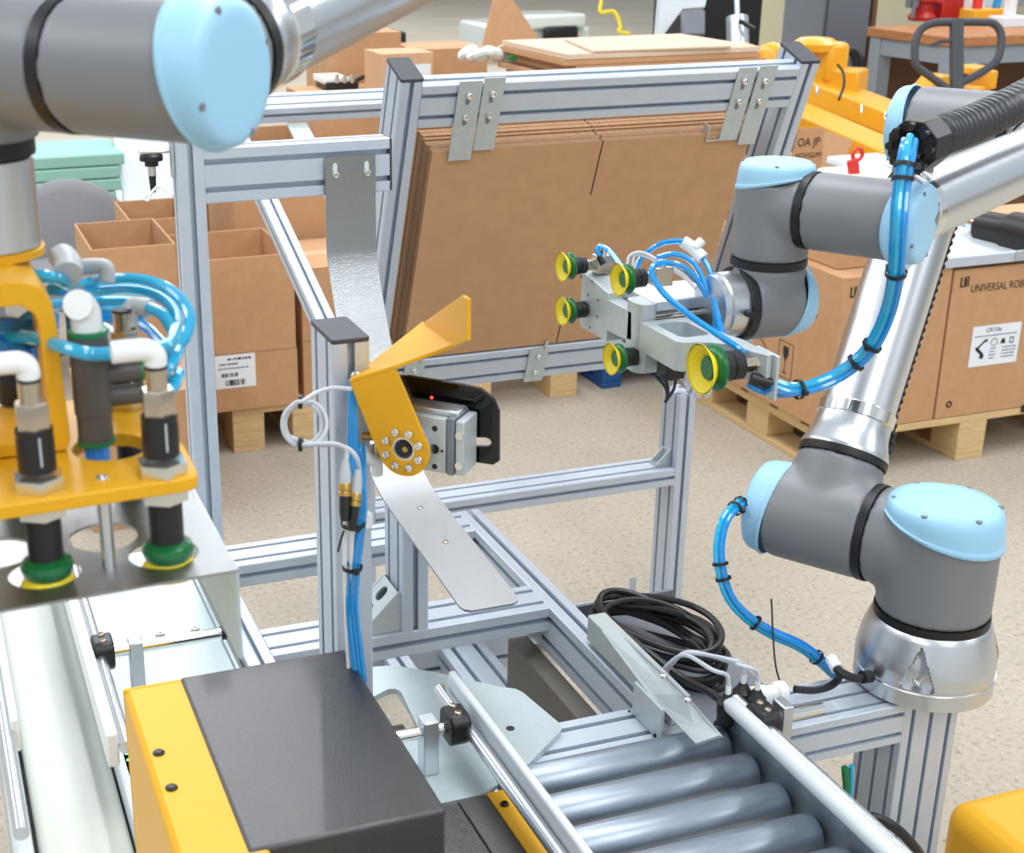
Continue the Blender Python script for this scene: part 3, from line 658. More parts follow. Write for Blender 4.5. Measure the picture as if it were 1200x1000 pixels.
# ================================================================== yellow stop flap on its rotary actuator
nF = V((-0.7071, -0.7071, 0)); hF = V((0.7071, -0.7071, 0))
Hc = D(472, 527, 1.415)
def RP(px, py, p0, n): v = ray(px, py); return c_o+v*((p0-c_o).dot(n)/v.dot(n))
A_ = RP(410, 449, Hc, nF); D_ = RP(463, 433, Hc, nF); mpl = (D_-A_).cross(nF).normalized()
C_ = RP(535, 407, A_, mpl); B_ = RP(497, 380, A_, mpl)
nE = (C_-B_).cross(EZ).normalized()
E_ = RP(546, 346, B_, nE); E2_ = RP(552, 350, B_, nE); G_ = RP(552, 399, B_, nE)
fl = thing('stop_flap', 'bent yellow sheet metal flap bolted to the actuator beside the slotted post', 'flap', Hc-EZ*0.035)
uv = lambda p: ((p-Hc).dot(hF), (p-Hc).dot(EZ))
R1 = RP(503, 516, Hc, nF); L1 = RP(446, 540, Hc, nF)
rr = 0.0290; arc = []
a0 = math.atan2(uv(R1)[1], uv(R1)[0]); a1 = math.atan2(uv(L1)[1], uv(L1)[0])
a0 = 0.25; a1 = -PI+0.45
for i in range(17): t = a0+(a1-a0)*i/16; arc.append((rr*math.cos(t), rr*math.sin(t)))
outl = [uv(A_), uv(D_)]+arc
MB().prism(outl, Hc, hF, EZ, -nF, 0.004, holes=[circ(0, 0, 0.0125, 24)]).build('hub_plate', 'yellow_paint', fl, smooth=30, bevel=0.0006)
plate3d([A_, D_, C_, B_], 0.004, 'folded_wing', 'yellow_paint', fl, 0.0008)
plate3d([B_, C_, G_, E2_, E_], 0.004, 'upturned_lip', 'yellow_paint', fl, 0.0008)
for i in range(8):
    t = 2*PI*(i+0.5)/8; MB().lathe([(0.0046, 0), (0.0046, 0.002), (0.0038, 0.0034), (0.002, 0.0036), (0.0018, 0.0020)], Hc+(hF*math.cos(t)+EZ*math.sin(t))*0.0195+nF*0.0002, nF, 14).build('hub_bolt', 'chrome', fl)
ac = thing('rotary_actuator', 'small silver rotary actuator block behind the yellow flap', 'actuator', Hc-nF*0.04-EZ*0.04)
MB().lathe([(0.0125, 0.0), (0.0125, -0.010), (0.011, -0.010), (0.009, -0.004), (0.004, -0.004)], Hc-nF*0.004, -nF*-1, 28).build('rotary_table', 'steel_grey', ac)
MB().cyl(Hc-nF*0.0042, Hc-nF*0.0012, 0.0085, 24).build('hole_shade_plug', 'plastic_black', ac); MB().lathe([(0.0125, 0), (0.0125, 0.003), (0.0105, 0.003), (0.0105, 0)], Hc-nF*0.0045, nF, 28, cap0=False, cap1=False).build('hub_ring', 'chrome', ac); MB().cyl(Hc-nF*0.0012+hF*0.002, Hc-nF*0.0006+hF*0.002, 0.003, 12).build('centre_screw', 'brass', ac)  # black cylinder is added to stand for the shade inside the hub hole
MB().lathe([(0.026, 0), (0.027, 0.002), (0.027, 0.010)], Hc-nF*0.0045, -nF, 40).build('table_rim', 'alu_plain', ac)
Pf = Hc-nF*0.015
q1 = RP(484, 476, Pf, nF); q2 = RP(522, 552, Pf, nF); q3 = RP(541, 552, Pf, nF)
def fbox(name, u0, u1, z0, z1, d0, d1, m, par, bevel=0.0015):
    c = Hc+hF*((u0+u1)/2)+EZ*((z0+z1)/2)-nF*((d0+d1)/2)
    return MB().obox(c, hF, EZ, nF, abs(u1-u0)/2, abs(z1-z0)/2, abs(d1-d0)/2).build(name, m, par, bevel=bevel)
u_a = uv(q1)[0]-0.02; u_b = uv(q2)[0]; u_c = uv(q3)[0]; zt = 0.034; zl = -0.025
fbox('body', u_a, u_b, zl, zt, 0.015, 0.052, 'alu_milled', ac)
fbox('end_plate', u_b+0.0008, u_b+0.009, zl-0.001, zt+0.0015, 0.0145, 0.053, 'steel_grey', ac)
fbox('end_cover', u_b+0.0098, u_b+0.019, zl, zt-0.001, 0.016, 0.051, 'alu_milled', ac)
fbox('top_rail', u_a, u_b+0.01, zt, zt+0.006, 0.022, 0.046, 'alu_plain', ac)
for z in (-0.014, 0.018): MB().cyl(Hc+hF*(u_b+0.0145)+EZ*z-nF*0.016, Hc+hF*(u_b+0.0145)+EZ*z-nF*0.0145, 0.0042, 14).build('body_bolt', 'chrome', ac)
for u, z, r in ((u_b-0.012, 0.0, 0.0050), (u_b-0.012, 0.022, 0.003), (u_b-0.012, -0.019, 0.003), (u_b-0.004, -0.001, 0.0016)):
    MB().cyl(Hc+hF*u+EZ*z-nF*0.0155, Hc+hF*u+EZ*z-nF*0.0146, r, 16).build('port', 'plastic_black', ac)
pk = thing('mounting_plate', 'glossy black slotted mounting panel behind the silver actuator', 'panel', Hc-nF*0.056-EZ*0.04)
Pb = Hc-nF*0.0545
pt = [uv(RP(x, y, Pb, nF)) for x, y in ((578, 545), (584, 541), (584, 483), (577, 467), (562, 456), (540, 451), (478, 441), (465, 441), (465, 529))]
so = [uv(RP(x, y, Pb, nF)) for x, y in ((540, 512.5), (569, 513), (574, 515), (576, 519), (574, 522.5), (569, 524), (540, 523))]
MB().prism(pt, Pb, hF, EZ, -nF, 0.005, holes=[so]).build('sheet', 'black_acrylic', pk, smooth=0)
MB().lathe([(0.0016, 0), (0.0012, 0.0005)], RP(506, 466, Pb, nF)+nF*0.0005, nF, 12).build('red_light', 'red_led', pk)
c = Hc-nF*0.062; MB().obox(V((0.440, 1.352, Hc.z+0.02)), EX, EY, EZ, 0.0155, 0.03, 0.03).build('mounting_arm', 'plastic_black', pk, bevel=0.002)
# fittings between post and actuator
ft = thing('air_fitting', 'white and nickel air fittings left of the yellow flap', 'fitting', D(437, 540, 1.46))
MB().cyl(D(424, 511, 1.47), D(440, 512, 1.47), 0.0045, 14).build('nipple', 'brass', ft)
MB().cyl(D(440, 520, 1.46), D(442, 545, 1.46), 0.006, 14).build('nickel_body', 'nickel', ft)
MB().tube([D(423, 526, 1.45), D(431, 536, 1.45), D(441, 543, 1.455), D(442, 556, 1.46)], 0.0062, 12).build('white_elbow', 'white_plastic', ft)
MB().cyl(D(442, 552, 1.46), D(442.5, 559, 1.46), 0.0035, 12).build('set_screw', 'grey_plastic', ft)
screw(ft, D(417, 441, 1.44), V((-0.3, -0.9, 0.3)), 0.006, 0.006, 'zinc')
# sensor cable loop and plugs on the post
cl = thing('sensor_cable', 'pale grey sensor cable coiled in a ring beside the post', 'cable', D(357, 525, 1.42))
pl = []
def lp(cx, cy, rx, ry, d, t): return D(cx+rx*math.cos(t), cy+ry*math.sin(t), d)
pts = [D(411, 456, 1.41), D(390, 455, 1.40), D(372, 460, 1.39), D(355, 470, 1.38)]
pts += [lp(357, 497, 26, 27, 1.38+0.004*k, -2.0-0.785*k) for k in range(0, 8)]
pts += [lp(356, 497, 22, 24, 1.395+0.002*k, -2.2-0.785*k) for k in range(0, 11)]
pts += [D(372, 521, 1.40), D(390, 521, 1.40), D(408, 526, 1.40), D(418, 537, 1.40), D(421, 550, 1.41)]
MB().tube(pts, 0.0024, 8, sm=6).build('grey_wire', 'cable_grey', cl)
MB().tube([D(352, 522, 1.39), D(376, 520, 1.39), D(396, 521, 1.395), D(406, 528, 1.40), D(406, 538, 1.40)], 0.0024, 8).build('grey_wire', 'cable_grey', cl)
zip_tie(cl, D(352, 471, 1.385), ray(1, 0).cross(EZ)*0+c_r, 0.006); zip_tie(cl, D(352, 521, 1.392), c_r, 0.006)
for x, y0, d in ((405, 538, 1.40), (420, 550, 1.405)):
    t = D(x, y0, d); bdn = (D(x-1 if x < 410 else x-5, y0+45, d)-t).normalized()
    MB().lathe([(0.003, 0), (0.0045, 0.008), (0.0058, 0.016), (0.0058, 0.024)], t, bdn, 16).build('plug_grip', 'grey_plastic', cl)
    MB().lathe([(0.0062, 0.024), (0.0066, 0.026), (0.0066, 0.031), (0.0058, 0.032), (0.0066, 0.033), (0.0066, 0.037)], t, bdn, 16).build('plug_nut', 'brass', cl)
    MB().lathe([(0.0056, 0.037), (0.0050, 0.055), (0.0035, 0.062)], t, bdn, 16).build('plug_boot', 'plastic_black', cl)
for x, x2 in ((405, 403), (416, 411)): MB().tube([D(x, 598 if x < 410 else 608, 1.412), D(x2+1, 640, 1.43), D(x2+2, 700, 1.455), D(x2+6, 790, 1.49)], 0.0024, 8).build('white_wire', 'white_plastic', cl)
tb = thing('air_tube_bundle', 'thin blue air tubes running down the slotted post', 'tubing', D(415, 780, 1.5))
for k, (x0, x1, x2) in enumerate(((414, 419, 409), (418, 424, 414), (421, 427, 418))):
    MB().tube([D(411+k*1.5, 446, 1.435), D(411+k*2, 480, 1.43), D(x0-3, 530, 1.43), D(x1, 585, 1.42), D(x1-5, 640, 1.435), D(x2-1, 700, 1.455), D(x2+4, 760, 1.475), D(x2+9, 800, 1.49)], 0.0033, 8).build('tube', 'tube_blue', tb)
MB().tube([D(425, 522, 1.45), D(426, 560, 1.425), D(423, 610, 1.425), D(417, 650, 1.435), D(412, 720, 1.46)], 0.0033, 8).build('tube', 'tube_blue', tb)
zip_tie(tb, D(414, 614, 1.425), EZ, 0.0115); zip_tie(tb, D(413, 665, 1.44), EZ, 0.0095)
MB().tube([D(403, 622, 1.41), D(399, 635, 1.41), D(396, 647, 1.41)], 0.0012, 6).build('tie_tail', 'plastic_black', tb)
MB().obox(D(428, 610, 1.435), EX, EY, EZ, 0.007, 0.004, 0.009).build('tie_mount', 'white_plastic', tb, bevel=0.002)
# ================================================================== vacuum gripper of the right arm (cups face -X)
gx = W3.x-0.066; Xf = W3.x-0.16
vg = thing('vacuum_gripper', 'milled aluminium vacuum gripper with five yellow suction cups on the right arm', 'gripper', V((Xf+0.05, 1.38, 1.08)))
def yz(px, py, X): p = Xp(px, py, X); return (p.y, p.z)
pl = [yz(x, y, Xf) for x, y in ((682, 318), (713, 344), (713, 352), (740, 366), (740, 399), (727, 396), (711, 387), (710, 400), (679, 382))]
fp = MB().prism(pl, (Xf, 0, 0), EY, EZ, EX, 0.028).build('face_plate', 'alu_milled', vg, smooth=0, bevel=0.0008)
for x, y in ((694, 330), (689, 346), (701, 352), (688, 363), (700, 371), (691, 384), (681, 324)): MB().cyl(Xp(x, y, Xf)+EX*0.0005, Xp(x, y, Xf)-EX*0.0003, 0.0016, 10).build('drilled_hole', 'plastic_black', fp)
MB().prism(rrect(Xf, 1.372, Xf+0.026, 1.41, 0.011, 6), (0, 0, 1.086), EX, EY, EZ, 0.082).build('corner_block', 'alu_milled', vg)
MB().box((Xf+0.020, 1.378, 1.156), (Xf+0.108, 1.452, 1.170)).build('top_block', 'alu_plain', vg, bevel=0.002)
MB().box((Xf+0.100, 1.382, 1.100), (Xf+0.108, 1.452, 1.156)).build('side_block', 'alu_plain', vg, bevel=0.002)
MB().box((Xf+0.020, 1.382, 1.092), (Xf+0.108, 1.45, 1.104)).build('bottom_block', 'alu_plain', vg, bevel=0.002)
MB().cyl((Xf+0.026, 1.41, 1.13), (Xf+0.10, 1.41, 1.13), 0.018, 28).build('cylinder', 'plastic_black', vg)
MB().cyl((Xf+0.030, 1.392, 1.148), (Xf+0.098, 1.392, 1.148), 0.005, 16).build('guide_pin', 'chrome', vg)
# swing arm with milled pocket
armp = [(Xf, 1.370), (Xf, 1.290), (Xf+0.004, 1.284), (Xf+0.034, 1.272), (Xf+0.052, 1.258), (Xf+0.058, 1.230), (Xf+0.066, 1.212), (Xf+0.072, 1.212), (Xf+0.072, 1.272), (Xf+0.066, 1.292), (Xf+0.064, 1.32), (Xf+0.064, 1.370)]
MB().prism(armp, (0, 0, 1.116), EX, EY, EZ, 0.034, holes=[rrect(Xf+0.012, 1.298, Xf+0.050, 1.358, 0.010)]).build('swing_arm', 'alu_milled', vg, smooth=30, bevel=0.0008)
MB().box((Xf+0.012, 1.298, 1.116), (Xf+0.050, 1.356, 1.122)).build('pocket_floor', 'alu_plain', vg)
MB().box((Xf+0.0725, 1.204, 1.100), (Xf+0.0765, 1.246, 1.150)).build('end_plate', 'alu_milled', vg, bevel=0.001)
MB().box((Xf+0.002, 1.36, 1.09), (Xf+0.03, 1.372, 1.14)).build('pivot_plate', 'alu_milled', vg, bevel=0.001)
screw(vg, Xp(883, 414, Xf+0.073)+EZ*0.002, EZ, 0.005, 0.006, 'chrome')
MB().lathe([(0.036, 0), (0.036, 0.008)], (gx, W3.y, W3.z), -EX, 40).build('adapter_disc', 'alu_plain', vg)
def vcup(px, py, X, r, tail):
    p = Xp(px, py, X); u = EX
    cu = MB().lathe([(r, 0.0), (r*1.0, 0.0012), (r*0.62, r*0.42), (r*0.50, r*0.55), (r*0.44, r*0.50), (r*0.50, r*0.36), (r*0.93, 0.0012)], p, u, 40, cap0=False, cap1=False).build('suction_cup', 'yellow_rubber', vg, smooth=60)
    MB().lathe([(r*0.44, r*0.30), (r*0.2, r*0.31), (0.0005, r*0.31)], p, u, 24, cap0=False, cap1=False).build('cup_core', 'green_rubber', cu)
    MB().lathe([(r*0.52, r*0.38), (r*0.86, r*0.55), (r*0.93, r*0.66), (r*0.86, r*0.78), (r*0.6, r*0.86)], p, u, 32).build('bellows', 'green_rubber', cu)
    MB().lathe([(r*0.55, r*0.84), (r*0.60, r*0.9), (r*0.60, r*1.25), (r*0.52, r*1.3), (r*0.58, r*1.36), (r*0.58, r*1.75), (r*0.4, r*1.85)], p, u, 24).build('cup_socket', 'plastic_black', cu)
    MB().lathe([(r*0.32, r*1.8), (r*0.32, r*1.8+tail*0.5), (r*0.42, r*1.8+tail*0.5), (r*0.42, r*1.8+tail)], p, u, 6).build('nipple', 'nickel', cu)
    return p
cu1 = vcup(658, 313, Xf-0.034, 0.0178, 0.018); cu2 = vcup(724, 328, Xf-0.030, 0.0187, 0.02); cu3 = vcup(658, 365, Xf-0.034, 0.0178, 0.01); cu4 = vcup(715, 421, Xf-0.030, 0.0187, 0.012); cu5 = vcup(820, 433, Xf-0.004, 0.0275, 0.028)
for c_, dz in ((cu1, 0.004), (cu2, 0.004)):
    MB().obox(c_+EX*0.055+EZ*0.0, EX, EY, EZ, 0.011, 0.008, 0.011).build('fitting_block', 'nickel', vg, bevel=0.001)
    MB().cyl(c_+EX*0.055+EZ*0.011, c_+EX*0.055+EZ*0.018, 0.005, 12).build('fitting_screw', 'chrome', vg)
MB().obox(cu5+EX*0.074, EX, EY, EZ, 0.006, 0.008, 0.010).build('fitting_block', 'nickel', vg, bevel=0.001)
MB().obox(cu4+EX*0.045, EX, EY, EZ, 0.012, 0.006, 0.012).build('fitting_block', 'nickel', vg, bevel=0.001)
MB().tube([cu4+EX*0.03, cu4+EX*0.042, cu4+EX*0.06-EZ*0.002], 0.006, 10).build('socket_elbow', 'plastic_black', vg)
dg_ = 1.66
MB().tube([D(705, 303, 1.70), D(700, 294, 1.70), D(704, 289, 1.70), D(715, 295, 1.69), D(730, 315, 1.66)], 0.0033, 8).build('air_tube', 'tube_blue', vg)
MB().cyl(D(702, 300, 1.70), D(707, 310, 1.70), 0.004, 10).build('tube_plug', 'plastic_black', vg)
MB().tube([D(745, 318, 1.68), D(752, 302, 1.68), D(772, 287, 1.66), D(790, 283, 1.65), D(800, 283, 1.645)], 0.0035, 8).build('air_tube', 'tube_blue', vg)
MB().tube([D(770, 302, 1.62), D(790, 298, 1.62), D(810, 306, 1.62), D(823, 326, 1.62), D(829, 345, 1.62)], 0.0035, 8).build('air_tube', 'tube_blue', vg)
MB().tube([D(829, 348, 1.60), D(818, 330, 1.59), D(800, 313, 1.58), D(780, 308, 1.57), D(766, 312, 1.56), D(765, 325, 1.555), D(780, 346, 1.545), D(806, 368, 1.53), D(838, 390, 1.51), D(862, 406, 1.50), D(872, 414, 1.50)], 0.0035, 8).build('air_tube', 'tube_blue', vg)
MB().tube([D(824, 303, 1.64), D(832, 318, 1.63), D(836, 340, 1.62), D(838, 366, 1.61), D(840, 390, 1.60), D(850, 400, 1.57)], 0.0035, 8).build('air_tube', 'tube_blue', vg)
MB().tube([D(836, 350, 1.60), D(842, 375, 1.59), D(848, 395, 1.58)], 0.0035, 8).build('air_tube', 'tube_blue', vg)
for k in range(2): MB().tube([D(735+k*6, 312, 1.66), D(738+k*6, 300, 1.66), D(752+k*3, 296+k*4, 1.655), D(775, 307+k*3, 1.64), D(800, 322+k*2, 1.63), D(815, 338, 1.62)], 0.0018, 6).build('sensor_wire', 'cable_grey', vg)
MB().tube([D(800, 283, 1.645), D(812, 291, 1.645), D(824, 303, 1.64)], 0.0075, 12).build('tube_union', 'white_plastic', vg)
MB().cyl(D(814, 291, 1.64), D(823, 282, 1.64), 0.0055, 12).build('union_branch', 'white_plastic', vg)
for a, b in ((D(768, 440, 1.60), D(783, 468, 1.60)), (D(776, 438, 1.60), D(781, 470, 1.60)), (D(792, 440, 1.60), D(779, 472, 1.60))): MB().tube([a, (a+b)/2+c_r*0.004, b], 0.0018, 6).build('sensor_wire', 'cable_black', vg)
MB().obox(D(786, 432, 1.60), EX, EY, EZ, 0.012, 0.012, 0.010).build('sensor_head', 'plastic_black', vg, bevel=0.002)
# ================================================================== hoses of the right arm
hb = thing('air_tube_bundle', 'bundle of blue air tubes looping from the corrugated hose to the gripper', 'tubing', D(1000, 450, 1.6))
HP = [D(1066, 165, 1.42), D(1062, 185, 1.40), D(1056, 225, 1.40), D(1053, 265, 1.40), D(1050, 320, 1.43), D(1041, 365, 1.47), D(1022, 405, 1.50), D(990, 435, 1.52), D(955, 452, 1.52), D(925, 457, 1.51), D(900, 450, 1.50)]
PP, TT = bundle(hb, HP, 4, 0.0048, 0.0042, 'tube_blue', ms=['tube_blue', 'tube_cyan', 'tube_blue', 'tube_blue_dark'])
for f_ in (0.13, 0.17, 0.40, 0.60, 0.66, 0.86): i = int(f_*len(PP)); zip_tie(hb, PP[i], TT[i], 0.0098)
MB().cyl(D(905, 450, 1.50), D(880, 443, 1.50), 0.0075, 16, 0.0065).build('tube_plug', 'plastic_black', hb)
MB().tube([D(875, 450, 1.51), D(890, 458, 1.51), D(915, 463, 1.515), D(930, 462, 1.515)], 0.0035, 8).build('tube', 'tube_blue', hb)
h2 = thing('air_tube_bundle', 'blue air tubes hanging from the shoulder cap down to the robot base', 'tubing', D(985, 790, 1.92))
H2 = [D(884, 584, 1.98), D(866, 592, 1.95), D(849, 612, 1.93), D(843, 650, 1.92), D(853, 694, 1.92), D(875, 722, 1.92), D(905, 742, 1.92), D(938, 757, 1.92), D(962, 775, 1.93), D(980, 792, 1.95)]
PP, TT = bundle(h2, H2, 3, 0.0045, 0.0044, 'tube_blue', ms=['tube_blue', 'tube_cyan', 'tube_blue_dark'])
for f_ in (0.10, 0.14, 0.36, 0.41, 0.60, 0.86): i = int(f_*len(PP)); zip_tie(h2, PP[i], TT[i], 0.0098)
MB().tube([D(904, 702, 1.91), D(906, 745, 1.905), D(909, 780, 1.90), D(916, 806, 1.90)], 0.0013, 6).build('long_tie_tail', 'plastic_black', h2)
ch = thing('corrugated_hose', 'black corrugated hose with clamp head lying on the right forearm', 'hose', D(1075, 195, 1.45))
CH = [D(1085, 166, 1.46), D(1110, 156, 1.49), D(1145, 143, 1.54), D(1185, 124, 1.60), D(1230, 100, 1.68), D(1290, 75, 1.78)]
P_ = catmull(CH, 60); tot = len(P_)
MB().tube(P_, lambda q: 0.0190+0.0030*math.cos(q*2*PI*32), 20, sm=1).build('hose', 'hose_black', ch, smooth=80)
ca = (D(1085, 166, 1.46)-D(1110, 156, 1.49)).normalized(); cu_, cv_ = perp(ca)
octo = [(0.0285*math.cos(PI/8+i*PI/4), 0.0285*math.sin(PI/8+i*PI/4)) for i in range(8)]
MB().prism(octo, D(1087, 165, 1.463), cu_, cv_, ca, 0.034, holes=[circ(0, 0, 0.0165, 20)]).build('clamp_head', 'plastic_black', ch, bevel=0.001)
for i in range(8):
    t = i*PI/4; c = D(1087, 165, 1.463)+ca*0.034+(cu_*math.cos(t)+cv_*math.sin(t))*0.0215
    MB().cyl(c, c+ca*0.008, 0.0042, 10).build('head_lug', 'plastic_black', ch)
MB().obox(D(1080, 192, 1.48), ca, cu_, cv_, 0.018, 0.006, 0.014).build('saddle', 'steel_grey', ch, bevel=0.001)
for k in (0, 1): MB().cyl(D(1071+k*9, 205-k*4, 1.46), D(1082+k*9, 213-k*4, 1.46), 0.0045, 12).build('clamp_bolt', 'chrome', ch)
# spiral wrapped lead along the upper arm
sw = thing('spiral_wrap_cable', 'black spiral wrapped cable along the back edge of the upper arm', 'cable', P2+au*0.1)
sdr = au.cross(c_f).normalized(); sdr = sdr if sdr.dot(c_r) > 0 else -sdr
sp_ = [P2+au*(0.11+0.36*i/12)+sdr*(0.0535+0.006*(i < 2))+(-c_f)*(-0.004) for i in range(13)]
P_ = catmull(sp_, 14)
MB().tube(P_, lambda q: 0.0042+0.0014*math.cos(q*2*PI*30), 10, sm=1).build('lead', 'cable_black', sw)
# ================================================================== cable coil, tray, plugs near the rollers
ty = thing('cable_tray', 'dark grey metal tray under the black cable coil', 'tray', (0.98, 1.65, 0.5))
MB().box((0.885, 1.415, 0.515), (1.10, 1.80, 0.52)).build('tray_floor', 'steel_grey', ty, bevel=0.001)
MB().box((0.885, 1.80, 0.515), (1.10, 1.806, 0.545)).build('tray_rim', 'steel_grey', ty, bevel=0.001)
MB().box((0.93, 1.415, 0.495), (1.06, 1.47, 0.515)).build('tray_mount', 'alu', ty)
co = thing('cable_coil', 'coiled thick black cable lying on the tray', 'cable', (0.99, 1.65, 0.52))
for k in range(11):
    c = V((0.985+random.uniform(-0.008, 0.008), 1.655+random.uniform(-0.008, 0.008), 0.528+0.0052*k))
    rx, ry = 0.072+random.uniform(-0.012, 0.006), 0.115+random.uniform(-0.016, 0.008); ph = random.uniform(0, 6)
    pts = [c+V((rx*math.cos(t)*0.9-0.25*ry*math.sin(t), ry*math.sin(t), 0.006*math.sin(2*t+ph)+0.010*math.sin(t+ph))) for t in [2*PI*i/14 for i in range(14)]]
    MB().tube(pts, 0.0052, 8, closed=True, sm=4).build('loop', 'cable_black', co)
MB().tube([D(692, 722, 2.12), D(720, 735, 2.06), D(760, 765, 2.0), D(800, 795, 1.95), D(832, 812, 1.88), D(855, 830, 1.82)], 0.0055, 8).build('loose_end', 'cable_black', co)
for k in range(2): MB().cyl(D(699+k*8, 727+k*6, 2.12), D(708+k*8, 723+k*6, 2.12), 0.0045, 10).build('ferrule', 'zinc', co)
pg = thing('plug_cluster', 'three black cable plugs with grey leads beside the right guide rail', 'cable plug', D(865, 840, 1.78))
for (x, y, d), (lx, ly) in (((850, 825, 1.775), (772, 790)), ((868, 812, 1.80), (776, 788)), ((884, 820, 1.79), (780, 786))):
    b = D(x, y+22, d); MB().lathe([(0.0115, 0), (0.0115, 0.012), (0.0125, 0.014), (0.0125, 0.030), (0.009, 0.034), (0.005, 0.042)], b, EZ, 18).build('plug', 'plastic_black', pg)
    MB().cyl(b+EZ*0.042, b+EZ*0.053, 0.0036, 10).build('sleeve', 'white_plastic', pg)
    e = b+EZ*0.053
    MB().tube([e, e+EZ*0.016-EX*0.004, e+EZ*0.028-EX*0.026, D(lx+30, ly-22, 1.84), D(lx+8, ly-8, 1.88), D(lx, ly+4, 1.9)], 0.0028, 8).build('grey_lead', 'cable_grey', pg)
MB().box(D(850, 846, 1.79)+V((-0.012, -0.012, -0.018)), D(882, 846, 1.79)+V((0.012, 0.02, 0.0))).build('splitter', 'plastic_black', pg, bevel=0.002)
wc = thing('white_connector', 'white round cable connector in front of the right robot base', 'connector', D(900, 822, 1.83))
a = D(879, 817, 1.84); b = D(931, 808, 1.86); ax = (b-a).normalized()
MB().lathe([(0.010, 0), (0.013, 0.004), (0.013, 0.022), (0.011, 0.024), (0.011, 0.036), (0.013, 0.037), (0.0145, 0.039), (0.0145, 0.050), (0.010, 0.054)], a, ax, 20).build('shell', 'white_plastic', wc)
MB().tube([b, D(955, 809, 1.865), D(975, 803, 1.88), D(985, 790, 1.885), D(980, 779, 1.89), D(976, 773, 1.90)], 0.0052, 10).build('cable', 'cable_black', wc)
bk = thing('base_cable', 'black cable plugged into the side of the robot base', 'cable', D(1000, 792, 1.87))
MB().tube([D(1014, 793, 1.865), D(1002, 795, 1.86), D(985, 788, 1.86), D(976, 778, 1.875)], 0.0058, 10).build('cable', 'cable_black', bk)
MB().cyl(D(981, 784, 1.865), D(974, 772, 1.88), 0.0085, 14).build('sleeve', 'white_plastic', bk)
MB().cyl(D(1020, 793, 1.87), D(1010, 794, 1.862), 0.0085, 16).build('gland', 'plastic_black', bk)
fc = thing('floor_cable', 'thick black cable looping out below the right guide rail', 'cable', D(1030, 965, 1.65))
MB().tube([D(985, 960, 1.66), D(1010, 957, 1.64), D(1035, 962, 1.63), D(1060, 980, 1.64), D(1082, 1010, 1.67), D(1095, 1060, 1.75)], 0.0062, 10).build('cable', 'cable_black', fc)
MB().tube([D(990, 900, 1.86), D(992, 930, 1.88), D(988, 960, 1.90), D(985, 1000, 1.94)], 0.005, 8).build('green_tube', 'green_cap', fc)
MB().tube([D(998, 898, 1.86), D(997, 930, 1.88), D(992, 965, 1.90), D(988, 1000, 1.94)], 0.004, 8).build('blue_tube', 'tube_cyan', fc)
yc = thing('yellow_housing', 'rounded glossy yellow housing on the floor right of the column', 'housing', (1.55, 1.3, 0))
MB().box((1.395, 1.0, 0.03), (1.78, 1.462, 0.30)).build('shell', 'yellow_paint', yc, bevel=0.035, bseg=6, smooth=60)
MB().box((1.42, 1.03, 0.0), (1.75, 1.43, 0.03)).build('plinth', 'plastic_black', yc)
# ================================================================== vacuum gripper of the near left arm
lg = thing('vacuum_gripper', 'yellow plate gripper with black suction cups hanging from the near robot', 'gripper', (0.08, 0.95, 1.17))
ZY = 1.245
yp = [(-0.12, 0.855), (0.02, 0.862), (0.150, 0.868), (0.158, 0.871), (0.161, 0.878), (0.162, 0.93), (0.158, 0.965), (0.158, 1.04), (0.15, 1.055), (-0.12, 1.055)]
MB().prism(yp, (0, 0, ZY-0.010), EX, EY, EZ, 0.010, holes=[circ(0.112, 0.945, 0.026, 28)]).build('yellow_plate', 'yellow_paint', lg, smooth=40, bevel=0.0012)
# bent strap: top plate, corner, right leg
st = [(-0.10, 1.370), (0.060, 1.370), (0.074, 1.365), (0.081, 1.353), (0.083, 1.335), (0.085, ZY+0.008), (0.082, ZY+0.001), (-0.10, ZY+0.001), (-0.10, ZY+0.011), (0.070, ZY+0.011), (0.073, ZY+0.014), (0.071, 1.338), (0.069, 1.346), (0.061, 1.353), (-0.10, 1.355)]
MB().prism(st, (0, 0.945, 0), EX, EZ, EY, 0.085).build('yellow_strap', 'yellow_paint', lg, smooth=50, bevel=0.001)
MB().lathe([(0.041, 0), (0.041, 0.005), (0.038, 0.006)], (W2n.x, W2n.y, 1.370), EZ, 40).build('yellow_boss', 'yellow_paint', lg)
# lower tray with holes and folded side
HX = [(0.055, 0.892), (0.137, 0.895), (0.101, 0.937), (0.028, 0.935), (-0.03, 0.892), (0.055, 1.03), (0.137, 1.03)]
tr = [(-0.12, 0.842), (0.02, 0.846), (0.181, 0.853), (0.176, 1.06), (-0.12, 1.06)]
MB().prism(tr, (0, 0, 1.178), EX, EY, EZ, 0.002, holes=[circ(x, y, 0.0245, 28) for i, (x, y) in enumerate(HX)]).build('lower_tray', 'steel_brushed', lg, smooth=0)
zs = Yp(275, 768, 0.856).z
MB().prism([(0.853, zs+0.004), (0.860, zs), (1.05, zs), (1.055, 1.178), (0.853, 1.178)], (0.179, 0, 0), EY, EZ, EX, 0.002).build('tray_side', 'plate_pale', lg, smooth=0)
for x, y in ((0.098, 0.887), (0.02, 1.0)):
    MB().cyl((x, y, 1.18), (x, y, ZY-0.010), 0.0048, 16).build('spacer_rod', 'tube_silver', lg); screw(lg, (x, y, ZY), EZ, 0.0045, 0.002, 'chrome')
